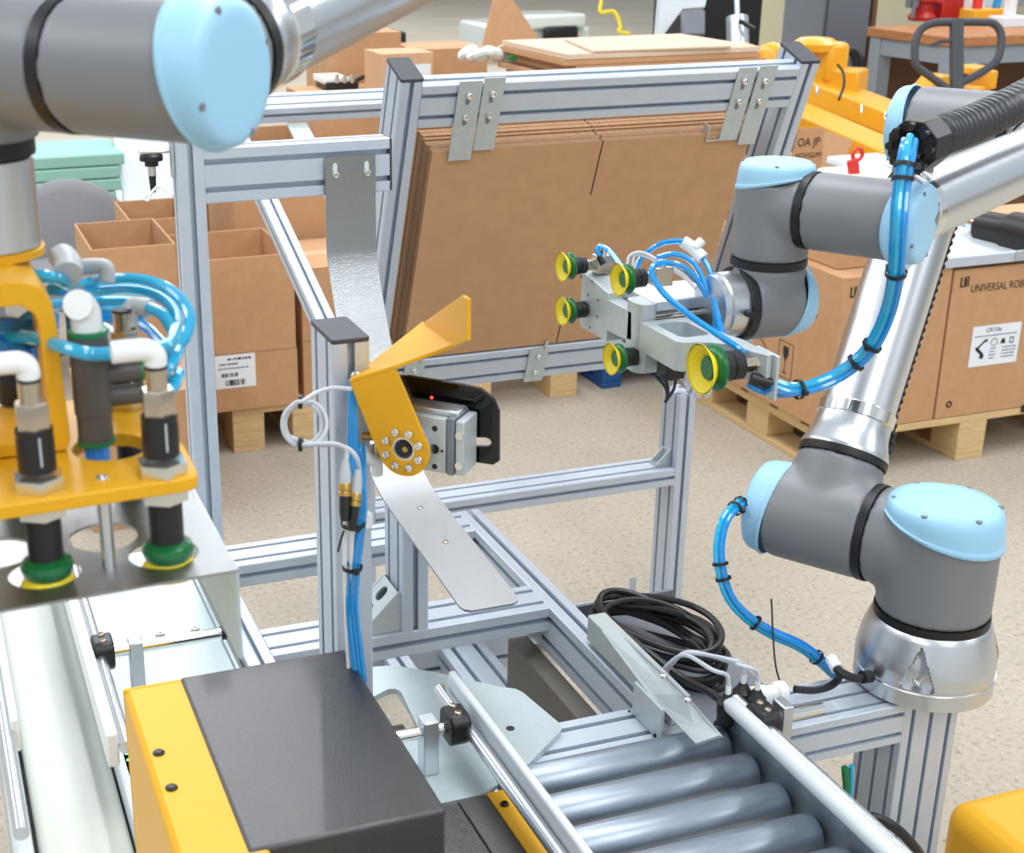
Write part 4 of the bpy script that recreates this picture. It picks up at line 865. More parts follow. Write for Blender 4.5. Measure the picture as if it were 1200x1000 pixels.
def cupset(x, y, elbow=True):
    c = V((x, y, 0)); B = lambda z: c+EZ*z
    cu = MB().lathe([(0.0125, 1.258), (0.0125, 1.280), (0.0118, 1.2825), (0.0125, 1.284), (0.0122, 1.287)], c, EZ, 28).build('plunger_barrel', 'plastic_black', lg)
    MB().lathe([(0.0118, 1.193), (0.0118, 1.228)], c, EZ, 28).build('lower_barrel', 'plastic_black', cu)
    MB().lathe([(0.0175, ZY), (0.0182, ZY+0.002), (0.0175, ZY+0.009)], c, EZ, 6).build('lock_nut', 'zinc', cu)
    MB().lathe([(0.0172, ZY-0.019), (0.0172, ZY-0.010)], c, EZ, 6).build('lock_nut', 'zinc', cu)
    MB().lathe([(0.0113, 1.287), (0.0118, 1.289), (0.0118, 1.303), (0.0108, 1.305)], c, EZ, 6).build('hex_body', 'nickel', cu)
    MB().lathe([(0.0073, 1.305), (0.0073, 1.319)], c, EZ, 20).build('neck', 'nickel', cu)
    MB().lathe([(0.0078, 1.319), (0.0078, 1.321)], c, EZ, 20).build('seal', 'rubber_black', cu)
    if elbow: MB().tube([B(1.321), B(1.328), B(1.332)-EX*0.005, B(1.3325)-EX*0.014, B(1.3325)-EX*0.028], 0.0074, 14, sm=4).build('elbow_fitting', 'white_plastic', cu)
    MB().lathe([(0.0115, 1.195), (0.0165, 1.192), (0.0180, 1.188), (0.0165, 1.183), (0.014, 1.180)], c, EZ, 32).build('bellows', 'green_rubber', cu)
    MB().lathe([(0.014, 1.182), (0.0175, 1.177), (0.0205, 1.172), (0.0205, 1.170), (0.012, 1.176)], c, EZ, 32).build('cup_lip', 'yellow_rubber', cu)
    MB().prism([(-0.0007, 1.264), (0.0007, 1.264), (0.0007, 1.284), (-0.0007, 1.284)], c+V((0.002, -0.0128, 0)), EX, EZ, -EY, 0.0004).build('printed_mark', 'grey_plastic', cu)
cupset(0.057, 0.886); cupset(0.1385, 0.885); cupset(0.055, 1.03, False); cupset(0.1385, 1.03, False); cupset(-0.03, 0.886)
# manifold
mc = V((0.1035, 0.952, -0.016))
mf = MB().lathe([(0.0125, 1.266), (0.0125, 1.285), (0.0135, 1.286), (0.0135, 1.342), (0.0125, 1.343)], mc, EZ, 28).build('manifold', 'manifold', lg)
MB().lathe([(0.0135, 1.263), (0.0135, 1.266)], mc, EZ, 28).build('green_ring', 'green_cap', mf)
MB().lathe([(0.0135, 1.343), (0.0135, 1.346)], mc, EZ, 28).build('green_ring', 'green_cap', mf)
MB().lathe([(0.009, 1.25), (0.009, 1.263)], mc, EZ, 18).build('outlet', 'tube_blue_dark', mf)
for z in (1.296, 1.313, 1.330):
    MB().cyl(mc+EZ*z+EX*0.010, mc+EZ*z+EX*0.034, 0.0075, 18).build('port', 'manifold', mf)
    MB().cyl(mc+EZ*z+EX*0.034, mc+EZ*z+EX*0.0365, 0.0078, 18).build('green_ring', 'green_cap', mf)
    MB().tube([mc+EZ*z+EX*0.036, mc+EZ*z+EX*0.055, mc+EZ*(z+0.006)+EX*0.066+EY*0.02], 0.0042, 8).build('air_tube', 'tube_cyan', mf)
MB().tube([mc+EZ*1.346, mc+EZ*1.357, mc+EZ*1.364-EX*0.003-EY*0.003, mc+EZ*1.367-EX*0.006-EY*0.009], 0.0105, 16, sm=4).build('elbow_fitting', 'white_plastic', mf)
# upper elbows
MB().tube([D(72, 292, 1.03), D(78, 300, 1.02), D(79, 312, 1.01)], lambda q: 0.0105, 16).build('elbow_fitting', 'grey_plastic', lg)
MB().tube([D(92, 304, 1.06), D(115, 303, 1.06), D(124, 306, 1.06), D(124, 322, 1.06)], 0.0062, 12).build('elbow_fitting', 'grey_plastic', lg)
MB().tube([D(150, 375, 1.06), D(151, 358, 1.06), D(158, 350, 1.06), D(176, 352, 1.055)], 0.0072, 12).build('elbow_fitting', 'grey_plastic', lg)
# looping tubes
loops = [[(20, 312, 1.0), (62, 316, 1.0), (85, 325, 1.03), (120, 319, 1.08), (165, 319, 1.09), (200, 332, 1.08), (221, 358, 1.06), (217, 385, 1.04), (199, 405, 1.03), (192, 425, 1.03), (199, 442, 1.03)],
         [(60, 330, 1.02), (100, 332, 1.08), (150, 330, 1.10), (185, 338, 1.10), (205, 358, 1.09), (205, 385, 1.07)],
         [(50, 350, 1.05), (100, 345, 1.10), (150, 345, 1.12), (180, 352, 1.12)],
         [(85, 370, 1.08), (130, 365, 1.12), (165, 372, 1.12), (190, 395, 1.10)],
         [(100, 360, 1.1), (135, 357, 1.13), (170, 360, 1.13)],
         [(174, 352, 1.05), (190, 360, 1.04), (201, 378, 1.04), (205, 400, 1.03), (196, 420, 1.03), (190, 432, 1.03)],
         [(145, 403, 0.97), (118, 405, 0.95), (95, 403, 0.94), (70, 396, 0.95), (45, 388, 0.98), (10, 385, 1.0), (-30, 390, 1.02)],
         [(120, 375, 1.09), (140, 388, 1.07), (158, 395, 1.06)]]
for k, L in enumerate(loops): MB().tube([D(*p) for p in L], 0.0046 if k != 6 else 0.0050, 10).build('air_tube', 'tube_cyan' if k != 3 else 'tube_blue', lg)
for k in range(9):
    y = 368+6*k; MB().tube([D(-20, y+random.uniform(-8, 8), 0.99), D(10, y+random.uniform(-10, 10), 1.0), D(35, y+random.uniform(-10, 8), 1.01), D(55, y+random.uniform(-8, 8), 1.01), D(62, y-6, 1.03)], 0.0044, 8).build('air_tube', 'tube_blue_dark' if k % 2 else 'tube_blue', lg)

lg.location.z -= 0.006; WORLD[lg.name] = V(lg.location)
# ================================================================== store area behind the cell
def carton(label, x0, x1, y0, y1, z0, z1, name='cardboard_box', m='card', open_=False, rz=0, tape=True, group=None):
    c = V(((x0+x1)/2, (y0+y1)/2, z0)); t = thing(name, label, 'box', c, group)
    R = Matrix.Rotation(rz, 3, 'Z'); hx, hy, h = (x1-x0)/2, (y1-y0)/2, z1-z0
    def put(nm, p0, p1, mt, bev=0.002):
        mb = MB().box(p0, p1); mb.v = [c+R@q for q in mb.v]; return mb.build(nm, mt, t, bevel=bev, smooth=0)
    if open_:
        w_ = 0.006
        put('front_panel', (-hx, -hy, 0), (hx, -hy+w_, h), m); put('back_panel', (-hx, hy-w_, 0), (hx, hy, h), m)
        put('side_panel', (-hx, -hy+w_, 0), (-hx+w_, hy-w_, h), m); put('side_panel', (hx-w_, -hy+w_, 0), (hx, hy-w_, h), m)
        put('bottom_panel', (-hx+w_, -hy+w_, 0), (hx-w_, hy-w_, w_), 'card_inside')
    else:
        put('body', (-hx, -hy, 0), (hx, hy, h-0.003), m)
        put('top_flap', (-hx, -hy, h-0.003), (hx, -0.002, h), m, 0.001); put('top_flap', (-hx, 0.002, h-0.003), (hx, hy, h), m, 0.001)
        if tape: put('tape', (-hx-0.001, -0.025, h), (hx+0.001, 0.025, h+0.0006), 'card_light', 0)
    return t
def pallet(label, x0, x1, y0, y1, z=0.0, h=0.144, m='wood'):
    t = thing('wooden_pallet', label, 'pallet', ((x0+x1)/2, (y0+y1)/2, z)); L = x1-x0; Wd = y1-y0
    for i in range(5): a = y0+i*(Wd-0.12)/4; MB().box((x0, a, z+h-0.022), (x1, a+0.12, z+h)).build('deck_board', m, t, bevel=0.002)
    for i in range(3):
        a = x0+i*(L-0.10)/2; MB().box((a, y0, z+h-0.044), (a+0.10, y1, z+h-0.022)).build('stringer_board', m, t, bevel=0.002)
        MB().box((a, y0, z), (a+0.10, y1, z+0.018)).build('bottom_board', m, t, bevel=0.002)
        for j in range(3): b = y0+j*(Wd-0.12)/2; MB().box((a, b, z+0.018), (a+0.10, b+0.12, z+h-0.044)).build('block', m, t, bevel=0.003)
    return t
def sticker(par, o, ax, ay, w_, h_, nm='paper_label', m='paper'):
    az = ax.cross(ay); return MB().prism([(0, 0), (w_, 0), (w_, h_), (0, h_)], V(o)+az*0.0002, ax, ay, az, 0.0005).build(nm, m, par, smooth=0)
def bars(par, o, ax, ay, n, w_, h_):
    az = ax.cross(ay); mb = MB(); x = 0
    for i in range(n):
        k = random.choice((0.6, 1.2, 1.8))*w_/(n*2.0); mb.prism([(x, 0), (x+k, 0), (x+k, h_), (x, h_)], V(o)+az*0.0009, ax, ay, az, 0.0002); x += w_/n
    mb.build('barcode', 'ink', par, smooth=0)
def print_lines(par, o, ax, rows, m='ink'):      # small illegible print: rows of short dashes
    az = ax.cross(EZ); mb = MB()
    for dx, dz, wid, h_ in rows:
        x = dx
        while x < dx+wid:
            k = random.choice((0.4, 0.7, 1.1, 1.6))*h_; mb.prism([(x, dz), (x+k, dz), (x+k, dz+h_), (x, dz+h_)], V(o)+az*0.0009, ax, EZ, az, 0.0002); x += k+h_*0.45
    return mb.build('small_print', m, par, smooth=0)
# ---- boxes left of the magazine
pallet('pallet under the labelled cartons behind the tall left post', 0.85, 1.33, 4.0, 4.9)
lb = carton('closed carton with white shipping label under the open carton', 0.70, 1.058, 3.985, 4.36, 0.144, 0.325)
p = Yp(253, 457, 3.985); sticker(lb, p, EX, EZ, 0.125, 0.105)
print_lines(lb, p, EX, [(0.04, 0.088, 0.07, 0.007), (0.015, 0.074, 0.05, 0.005), (0.01, 0.061, 0.09, 0.004)])
bars(lb, p+V((0.03, 0, 0.008)), EX, EZ, 16, 0.065, 0.018); bars(lb, p+V((0.02, 0, 0.036)), EX, EZ, 12, 0.05, 0.012)
carton('tall open carton seen through the left upright frame', 0.70, 1.055, 3.985, 4.36, 0.326, 0.62, open_=True)
carton('closed carton at floor level right of the labelled carton', 1.085, 1.42, 4.02, 4.4, 0.144, 0.33)
ob = carton('closed carton stacked right of the tall open carton', 1.085, 1.42, 4.02, 4.4, 0.331, 0.56)
p = Yp(353, 344, 4.02); MB().box((1.11, 4.0185, 0.42), (1.122, 4.0198, 0.47)).build('colour_mark', 'orange_print', ob); MB().box((1.11, 4.0185, 0.395), (1.122, 4.0198, 0.42)).build('colour_mark', 'tube_blue_dark', ob)
cc = carton('open carton with bright orange packets inside behind the tall carton', 0.98, 1.42, 4.45, 4.85, 0.45, 0.72, open_=True)
for k in range(4): tag(MB().box((1.0+0.1*k, 4.52, 0.457), (1.09+0.1*k, 4.8, 0.66+0.02*(k % 2))).build('product_packet', 'orange_print', bevel=0.004), 'orange printed packet standing in the open carton, %s from left' % ('first', 'second', 'third', 'fourth')[k], 'packet', 'orange packets in open carton')
carton('plain carton carrying the open carton of orange packets', 0.98, 1.42, 4.45, 4.85, 0.145, 0.449)
carton('large open carton behind the blue tubes of the near gripper', 0.455, 0.695, 3.93, 4.30, 0.0, 0.69, open_=True)
carton('half hidden open carton left of the tall left post', 0.64, 0.845, 4.42, 4.75, 0.0, 0.66, open_=True)
carton('small carton tucked beneath the big open carton at left', 0.36, 0.70, 3.55, 3.85, 0.0, 0.38)
carton('plain carton behind the near gripper plate', 0.72, 0.96, 3.60, 3.84, 0.0, 0.22) if False else None
# ---- office chair
oc = thing('office_chair', 'grey fabric office chair seen behind the open cartons', 'chair', (0.50, 5.25, 0))
MB().lathe([(0.02, -0.05), (0.22, -0.045), (0.245, -0.02), (0.25, 0.0), (0.24, 0.02), (0.20, 0.035), (0.02, 0.04)], (0.545, 5.30, 0.395), V((0, -0.97, 0.25)), 40).build('backrest', 'chair_fabric', oc, smooth=70)
MB().lathe([(0.02, 0), (0.22, 0.0), (0.24, 0.03), (0.22, 0.07), (0.02, 0.08)], (0.50, 5.03, 0.30), EZ, 36).build('seat', 'chair_fabric', oc, smooth=60)
MB().cyl((0.5, 5.05, 0.07), (0.5, 5.05, 0.30), 0.025).build('gas_column', 'plastic_black', oc)
MB().tube([(0.5, 5.08, 0.29), (0.5, 5.36, 0.30), (0.5, 5.38, 0.38), (0.48, 5.33, 0.45)], 0.016).build('back_support', 'plastic_black', oc)
for i in range(5):
    t = 2*PI*i/5; e = V((0.5+0.26*math.cos(t), 5.05+0.26*math.sin(t), 0.06)); MB().cyl((0.5, 5.05, 0.08), e, 0.018, 12, 0.012).build('base_arm', 'plastic_black', oc)
    MB().cyl(e+V((-0.012, 0, -0.033)), e+V((0.012, 0, -0.033)), 0.027, 16).build('castor', 'plastic_black', oc)
# ---- foam sheets on a low table
ft_ = thing('low_table', 'low white table under the green foam sheets', 'table', (0.75, 6.1, 0))
MB().box((0.25, 5.8, 0.34), (1.25, 6.45, 0.37)).build('table_top', 'white_side', ft_, bevel=0.003)
for x in (0.28, 1.2):
    for y in (5.83, 6.4): MB().box((x, y, 0), (x+0.03, y+0.03, 0.34)).build('leg', 'grey_paint', ft_)
for k in range(5):
    tag(MB().box((0.30, 5.9+0.004*k, 0.372+0.052*k), (0.815-0.015*(k % 2)+0.01*k, 6.35, 0.420+0.052*k)).build('foam_sheet', 'foam_green', bevel=0.006), ('bottom', 'second lowest', 'middle', 'second highest', 'topmost')[k]+' sheet in the pale green foam stack', 'foam sheet', 'green foam sheets')
wb_ = [V((0.86, 5.84, 0.372)), V((1.12, 5.84, 0.372)), V((1.0, 6.3, 0.74)), V((0.84, 6.3, 0.74))]
tag(plate3d(wb_, 0.02, 'white_board', 'foam_white', None) if False else MB().prism([(0, 0), (0.26, 0), (0.20, 0.5), (0.0, 0.5)], (0.84, 5.9, 0.373), EX, V((0, 0.55, 0.83)).normalized(), V((0, -0.83, 0.55)).normalized(), 0.02).build('white_board', 'foam_white'), 'white foam board leaning beside the green foam stack', 'board')
tag(MB().cyl((0.86, 5.81, 0.39), (1.22, 5.82, 0.39), 0.018).build('cardboard_tube', 'white_plastic'), 'white roll lying at the front edge of the low table', 'roll')
# ---- between: pallet and blue crate seen below the magazine
pallet('pallet seen below the bottom bar of the magazine', 1.35, 2.09, 4.14, 4.94)
od = ['first', 'second', 'third', 'fourth', 'fifth', 'sixth', 'seventh', 'eighth', 'ninth', 'tenth', 'eleventh', 'twelfth', 'thirteenth']
for k in range(7):
    z0 = 0.143+0.108*k; tag(MB().box((2.11+0.01*(k % 3), 4.22, z0+0.001), (2.74, 4.74, z0+0.106)).build('cardboard_bundle', 'card', bevel=0.004), '%s thick bundle from the floor in the cardboard pile' % od[k], 'cardboard', 'piled cardboard bundles')
for k in range(13):
    z0 = 0.900+0.0185*k; dx = random.uniform(-0.03, 0.03); dy = random.uniform(-0.03, 0.015)
    tag(MB().box((2.05+dx, 4.20+dy, z0), (2.76+dx*0.5, 4.74, z0+0.0165)).build('cardboard_blank', 'card_pale' if k == 12 else 'card', smooth=0), '%s thin cardboard blank from the top of the pile behind the magazine' % od[12-k], 'cardboard', 'piled cardboard blanks')
tag(MB().prism([(0, 0), (0.50, -0.02), (0.58, 0.30), (0.10, 0.42)], (2.13, 4.21, 1.1408), EX, EY, EZ, 0.006).build('cardboard_flap', 'card_pale', smooth=0), 'loose pale flap lying on top of the blank pile', 'cardboard')
kb = thing('plastic_pallet', 'blue plastic pallet under the cardboard pile behind the gripper', 'pallet', (2.45, 4.45, 0))
x0, x1, y0, y1 = 2.20, 2.62, 4.16, 4.19
MB().box((2.195, 4.16, 0.105), (2.76, 4.74, 0.142)).build('deck', 'blue_plastic', kb, bevel=0.006)
for xx in (2.20, 2.44, 2.68):
    for yy in (4.165, 4.42, 4.66): MB().box((xx, yy, 0.02), (xx+0.075, yy+0.075, 0.105)).build('foot', 'blue_plastic', kb, bevel=0.004)
    MB().box((xx, 4.165, 0.0), (xx+0.075, 4.735, 0.02)).build('runner', 'blue_plastic', kb, bevel=0.004)
# ---- boxes behind the magazine top
bxs = [('closed brown carton stacked lowest behind the tilted magazine post', 1.42, 1.80, 5.0, 5.4, 0.0, 0.55), ('wide carton on the stack behind the left magazine post', 1.42, 1.80, 5.0, 5.4, 0.551, 0.93), ('carton on top of the stack behind the left magazine post', 1.60, 1.90, 5.42, 5.75, 0.0, 1.12)]
for l, *r in bxs: carton(l, *r)
lb2 = carton('small light carton with white label above the magazine top bar', 1.66, 1.86, 4.95, 5.15, 0.931, 1.085, m='card_light')
sticker(lb2, (1.72, 4.95, 0.995), EX, EZ, 0.13, 0.05); print_lines(lb2, (1.72, 4.95, 0.995), EX, [(0.015, 0.028, 0.05, 0.007), (0.015, 0.014, 0.08, 0.004)], 'ink_blue')
carton('brown carton right of the light labelled carton', 1.92, 2.22, 5.3, 5.6, 0.60, 1.06)
carton('carton base below the plastic bag', 1.92, 2.22, 5.3, 5.6, 0.0, 0.599)
pb = thing('plastic_bag', 'crumpled clear plastic bag with papers beside the cardboard pile', 'bag', Zp(575, 66, 1.061))
for k in range(5):
    c = Zp(548+12*k, 62+(k % 2)*3, 1.085); MB().ball(c, 0.045, 8, 6, ax=(0.3*k-0.5, 0.4, 1), squash=0.5).build('bag_fold', 'film', pb, smooth=0)
MB().obox(Zp(600, 66, 1.081), EX, EY, EZ, 0.035, 0.02, 0.02).build('white_packet', 'paper', pb); MB().obox(Zp(600, 68, 1.09), EX, EY, EZ, 0.01, 0.012, 0.008).build('green_mark', 'green_cap', pb); MB().obox(Zp(588, 60, 1.09), EX, EY, EZ, 0.01, 0.01, 0.012).build('red_cap', 'red_plastic', pb)
sf = MB().prism([(0, 0), (0.32, 0), (0.16, 0.26), (0.10, 0.27)], D(560, 72, 5.6), EX, V((0, 0.3, 0.95)).normalized(), V((0, -0.95, 0.3)).normalized(), 0.006).build('cardboard_flap', 'card', smooth=0)
tag(sf, 'upright brown cardboard flap beside the pile of blanks', 'cardboard')
ins = thing('white_instrument', 'white and black bench instrument with cables left of the magazine post', 'instrument', Zp(400, 98, 0.932))
MB().obox(Zp(388, 92, 0.965), EX, EY, EZ, 0.05, 0.08, 0.012).build('lid', 'white_plastic', ins, bevel=0.004); MB().obox(Zp(395, 98, 0.947), EX, EY, EZ, 0.065, 0.07, 0.014).build('body', 'plastic_black', ins, bevel=0.003)
MB().tube([Zp(415, 96, 0.95), Zp(428, 90, 0.97), Zp(438, 97, 0.945), Zp(446, 94, 0.945)], 0.008, 8).build('lead', 'cable_black', ins)
for k in range(3): MB().cyl(Zp(395+9*k, 97, 0.96), Zp(395+9*k, 97, 0.96)+EZ*0.03, 0.008, 10).build('terminal', 'zinc', ins)
pp_ = carton('open carton of papers behind the sloping bed rails', 0.98, 1.40, 4.9, 5.3, 0.0, 0.80, open_=True)
for k in range(4):
    mb = MB().prism([(-0.13, -0.09), (0.13, -0.09), (0.13, 0.09), (-0.13, 0.09)], (1.19, 5.1, 0.70+0.012*k), V((math.cos(k*0.5), math.sin(k*0.5), 0)), V((-math.sin(k*0.5), math.cos(k*0.5), 0)), EZ, 0.006)
    tag(mb.build('paper_bundle', 'film' if k % 2 else 'paper', smooth=0), ('lowest', 'second', 'third', 'uppermost')[k]+' bundle of papers lying in the open carton', 'paper', 'papers in open carton')
# ---- pallets with shipping cartons on the right
pallet('pallet under the printed shipping cartons', 2.45, 3.45, 3.20, 3.98)
UY = 3.20
ua = carton('left printed shipping carton with glass symbol behind the robot arm', 2.425, 2.795, UY, 3.98, 0.146, 0.610, tape=False)
ub = carton('right printed shipping carton with white robot label', 2.803, 3.35, UY, 3.98, 0.146, 0.600, tape=False)
def logo(par, o, ax, s):
    az = ax.cross(EZ); mb = MB(); o = V(o)
    for q in ((0, 0, 0.16, 1), (0, 0, 0.5, 0.12), (0.42, 0, 0.56, 1), (0.62, 0, 0.76, 0.8), (0.62, 0.88, 1, 1), (0.9, 0.4, 1, 1), (0.62, 0.45, 1, 0.55), (0.86, 0, 1, 0.35)): mb.prism([(q[0]*s, q[1]*s), (q[2]*s, q[1]*s), (q[2]*s, q[3]*s), (q[0]*s, q[3]*s)], o, ax, EZ, az, 0.0005)
    return mb.build('printed_logo', 'ink', par, smooth=0)
y_ = UY-0.0008
for par, lx, ly, tx, ty in ((ub, 1125, 337, 1137, 343), (ua, 996, 349, 1008, 353)):
    p = Yp(lx, ly, y_); logo(par, p, EX, 0.030); p = Yp(tx, ty, y_); text('UNIVERSAL ROBOTS', 0.033, p, EX, EZ, 'ink', par, sx=0.78)
# left face of the left carton: lettering end, round mark, glass symbol
XL = 2.425-0.0006
text('ROBOTS', 0.060, Xp(905, 384, XL)+EY*0.13, -EY, EZ, 'ink', ua, sx=0.8)
def outline(par, o, pts, th, ax, nm='printed_symbol'):
    az = ax.cross(EZ); mb = MB(); n = len(pts)
    for i in range(n):
        a = V((pts[i][0], pts[i][1])); b = V((pts[(i+1) % n][0], pts[(i+1) % n][1])); d = (b-a).normalized()*th/2; e = V((-d.y, d.x))
        mb.prism([tuple(a-d-e), tuple(b+d-e), tuple(b+d+e), tuple(a-d+e)], o, ax, EZ, az, 0.0004)
    return mb.build(nm, 'ink', par, smooth=0)
o = Xp(888, 413, XL); outline(ua, o, circ(0, 0, 0.048, 24), 0.003, -EY); MB().prism([(-0.004, -0.04), (0.004, -0.04), (0.006, 0.0), (-0.006, 0.01)], o, -EY, EZ, -EX, 0.0004).build('printed_symbol', 'ink', ua)
o = Xp(920, 422, XL); outline(ua, o, [(-0.036, -0.055), (0.036, -0.055), (0.036, 0.055), (-0.036, 0.055)], 0.002, -EY)
MB().prism([(-0.014, 0.042), (0.014, 0.042), (0.014, 0.018), (0.006, 0.004), (0.0015, 0.0), (0.0015, -0.036), (0.012, -0.042), (-0.012, -0.042), (-0.0015, -0.036), (-0.0015, 0.0), (-0.006, 0.004), (-0.014, 0.018)], o, -EY, EZ, -EX, 0.0004).build('printed_symbol', 'ink', ua, smooth=0)
# white label on the right carton
p = Yp(1134, 431, y_); sticker(ub, p, EX, EZ, 0.175, 0.125)
yl = V((0, -0.0010, 0)); text('UR10e', 0.020, p+EX*0.075+EZ*0.104+yl, EX, EZ, 'ink', ub, align='CENTER'); print_lines(ub, p, EX, [(0.010, 0.091, 0.15, 0.004)], 'ink_blue')
def seg(a, b, w_):
    a = V((a[0], a[1])); b = V((b[0], b[1])); d = (b-a).normalized()*w_/2; e = V((-d.y, d.x)); return [tuple(a-e), tuple(b-e), tuple(b+e), tuple(a+e)]
mb = MB()
for a, b, w_ in (((0.040, 0.024), (0.046, 0.036), 0.014), ((0.046, 0.034), (0.022, 0.056), 0.010), ((0.022, 0.054), (0.050, 0.080), 0.006), ((0.048, 0.078), (0.058, 0.079), 0.008), ((0.018, 0.054), (0.026, 0.056), 0.010)): mb.prism(seg(a, b, w_), p+yl, EX, EZ, -EY, 0.0002)
mb.build('printed_pictogram', 'ink', ub, smooth=0)
outline(ub, p+V((0.083, -0.001, 0.071)), circ(0, 0, 0.011, 14), 0.002, EX); MB().prism([(0, 0), (0.02, 0), (0.014, 0.016), (0.006, 0.016)], p+V((0.105, -0.001, 0.064)), EX, EZ, -EY, 0.0002).build('printed_pictogram', 'ink', ub, smooth=0)
outline(ub, p+V((0.146, -0.001, 0.072)), [(-0.006, -0.008), (0.006, -0.008), (0.006, 0.008), (-0.006, 0.008)], 0.003, EX)
print_lines(ub, p, EX, [(0.07, 0.05-0.010*k, 0.02, 0.004) for k in range(4)]+[(0.115, 0.05-0.010*k, 0.045, 0.004) for k in range(4)], 'ink_blue')
o = Yp(1112, 474, y_); outline(ub, o, circ(0, 0, 0.008, 14), 0.004, EX)
cl_ = thing('corner_clip', 'small black plastic corner clip at the foot of the right carton', 'clip', Yp(1198, 478, y_)); MB().box(Yp(1196, 483, UY-0.001)+V((0, -0.006, 0)), Yp(1203, 474, UY-0.001)).build('clip', 'plastic_black', cl_, bevel=0.001)
# flat aluminium case on the right carton
fcs = thing('aluminium_case', 'shallow white tray with aluminium edges lying on the right carton', 'case', (2.95, 3.5, 0.605))
MB().box((2.74, 3.20, 0.613), (3.16, 3.72, 0.620)).build('panel', 'white_side', fcs)
for a, b in (((2.72, 3.19, 0.612), (3.18, 3.205, 0.642)), ((2.72, 3.72, 0.612), (3.18, 3.735, 0.642)), ((3.165, 3.205, 0.612), (3.18, 3.72, 0.642)), ((2.72, 3.205, 0.612), (2.735, 3.72, 0.642))): MB().box(a, b).build('edge_rail', 'alu', fcs, bevel=0.002)
MB().box((3.0, 3.184, 0.618), (3.03, 3.19, 0.645)).build('latch', 'alu_plain', fcs, bevel=0.001)
br = thing('black_motor', 'black cylindrical motor lying behind the aluminium case', 'motor', D(1185, 290, 4.2))
MB().cyl(D(1152, 266, 4.35), D(1186, 272, 4.25), 0.05, 28).build('body', 'plastic_black', br); MB().cyl(D(1186, 272, 4.25), D(1240, 285, 4.1), 0.062, 28).build('end_bell', 'rubber_black', br); MB().cyl(D(1142, 262, 4.4), D(1152, 266, 4.35), 0.03, 20).build('shaft_flange', 'chrome', br)
carton('small carton edge beside the black motor', 3.22, 3.6, 3.3, 3.75, 0.601, 0.64, m='card_light', tape=False)
# ---- open carton with handwriting, tub and red tool
hw = thing('torn_carton', 'torn open carton with handwriting left of the red handle', 'box', (2.62, 4.1, 0))
Yh = 4.10
for nm, pts, m_ in (('written_flap', ((922, 205), (962, 205), (966, 150), (938, 150)), 'card'), ('plain_flap', ((962, 205), (985, 196), (1000, 165), (966, 152)), 'card_light')):
    P_ = [Yp(x, y, Yh) for x, y in pts]; MB().prism([(q.x, q.z) for q in P_], (0, Yh, 0), EX, EZ, EY, 0.006).build(nm, m_, hw, smooth=0)
text('OA JP', 0.040, Yp(934, 172, Yh-0.002), EX, EZ, 'ink', hw, sx=0.9); text('NOV/GLMV', 0.026, Yp(932, 186, Yh-0.002), EX, EZ, 'ink', hw, sx=0.8)
MB().box((2.80, Yh+0.006, 0.0), (3.02, 4.5, 0.70)).build('body', 'card', hw)
tp0 = D(1008, 207, 4.05)
carton('small carton hidden behind the wrist under the plastic tub', tp0.x-0.12, tp0.x+0.12, tp0.y-0.1, tp0.y+0.1, 0.612, tp0.z-0.0205)
tbx = thing('plastic_tub', 'translucent white plastic tub on the carton behind the wrist', 'tub', D(1000, 215, 4.05))
MB().obox(D(1008, 207, 4.05), EX, EY, EZ, 0.10, 0.08, 0.02).build('tub', 'white_plastic', tbx, bevel=0.015, bseg=4); MB().obox(D(1015, 190, 4.15), EX, EY, EZ, 0.09, 0.07, 0.012).build('lid', 'foam_white', tbx, bevel=0.006)
rh = thing('red_handle_tool', 'tool with bright red loop handle behind the robot wrist', 'tool', D(1003, 205, 3.98))
q = D(1005, 181, 3.98); MB().tube([q+V((0.016*math.cos(t), 0, 0.016*math.sin(t))) for t in [2*PI*i/12 for i in range(12)]], 0.006, 10, closed=True, sm=3).build('loop', 'red_plastic', rh); MB().obox(D(1000, 197, 3.98), V((1, 0, 0.25)).normalized(), EY, V((-0.25, 0, 1)).normalized(), 0.016, 0.008, 0.026).build('grip', 'red_plastic', rh, bevel=0.004)
# ---- crate with yellow pallet truck
cr = thing('wooden_crate', 'large brown crate carrying the yellow pallet truck', 'crate', (3.6, 4.5, 0))
MB().box((3.06, 4.02, 0.0), (4.25, 4.75, 0.63)).build('body', 'panel_brown', cr, bevel=0.004); MB().box((3.04, 3.99, 0.63), (4.28, 4.78, 0.665)).build('lid', 'card_light', cr, bevel=0.004)
pt_ = thing('pallet_truck', 'yellow hand pallet truck with black loop handle', 'pallet truck', (3.5, 4.4, 0.735))
def obar(nm, a, b, w_, h_, m_, par, bev=0.012):
    a = V(a); b = V(b); d = (b-a).normalized(); s_ = d.cross(EZ).normalized(); t_ = s_.cross(d)
    return MB().obox((a+b)/2, d, s_, t_, (b-a).length/2, w_/2, h_/2).build(nm, m_, par, bevel=bev)
obar('fork', D(925, 132, 5.25), D(1082, 200, 4.75), 0.15, 0.075, 'orange_yellow', pt_); obar('fork', D(940, 98, 5.55), D(1085, 155, 5.05), 0.15, 0.09, 'orange_yellow', pt_)
obar('cross_member', D(958, 92, 5.45), D(1012, 95, 5.35), 0.12, 0.09, 'orange_yellow', pt_)
MB().obox(D(972, 72, 5.4), EX, EY, EZ, 0.05, 0.06, 0.075).build('pump_housing', 'orange_yellow', pt_, bevel=0.02)
MB().lathe([(0.02, 0.0), (0.085, 0.004), (0.09, 0.03), (0.06, 0.05), (0.01, 0.055)], D(955, 60, 5.4), EZ, 24).build('rounded_cover', 'orange_yellow', pt_, smooth=60)
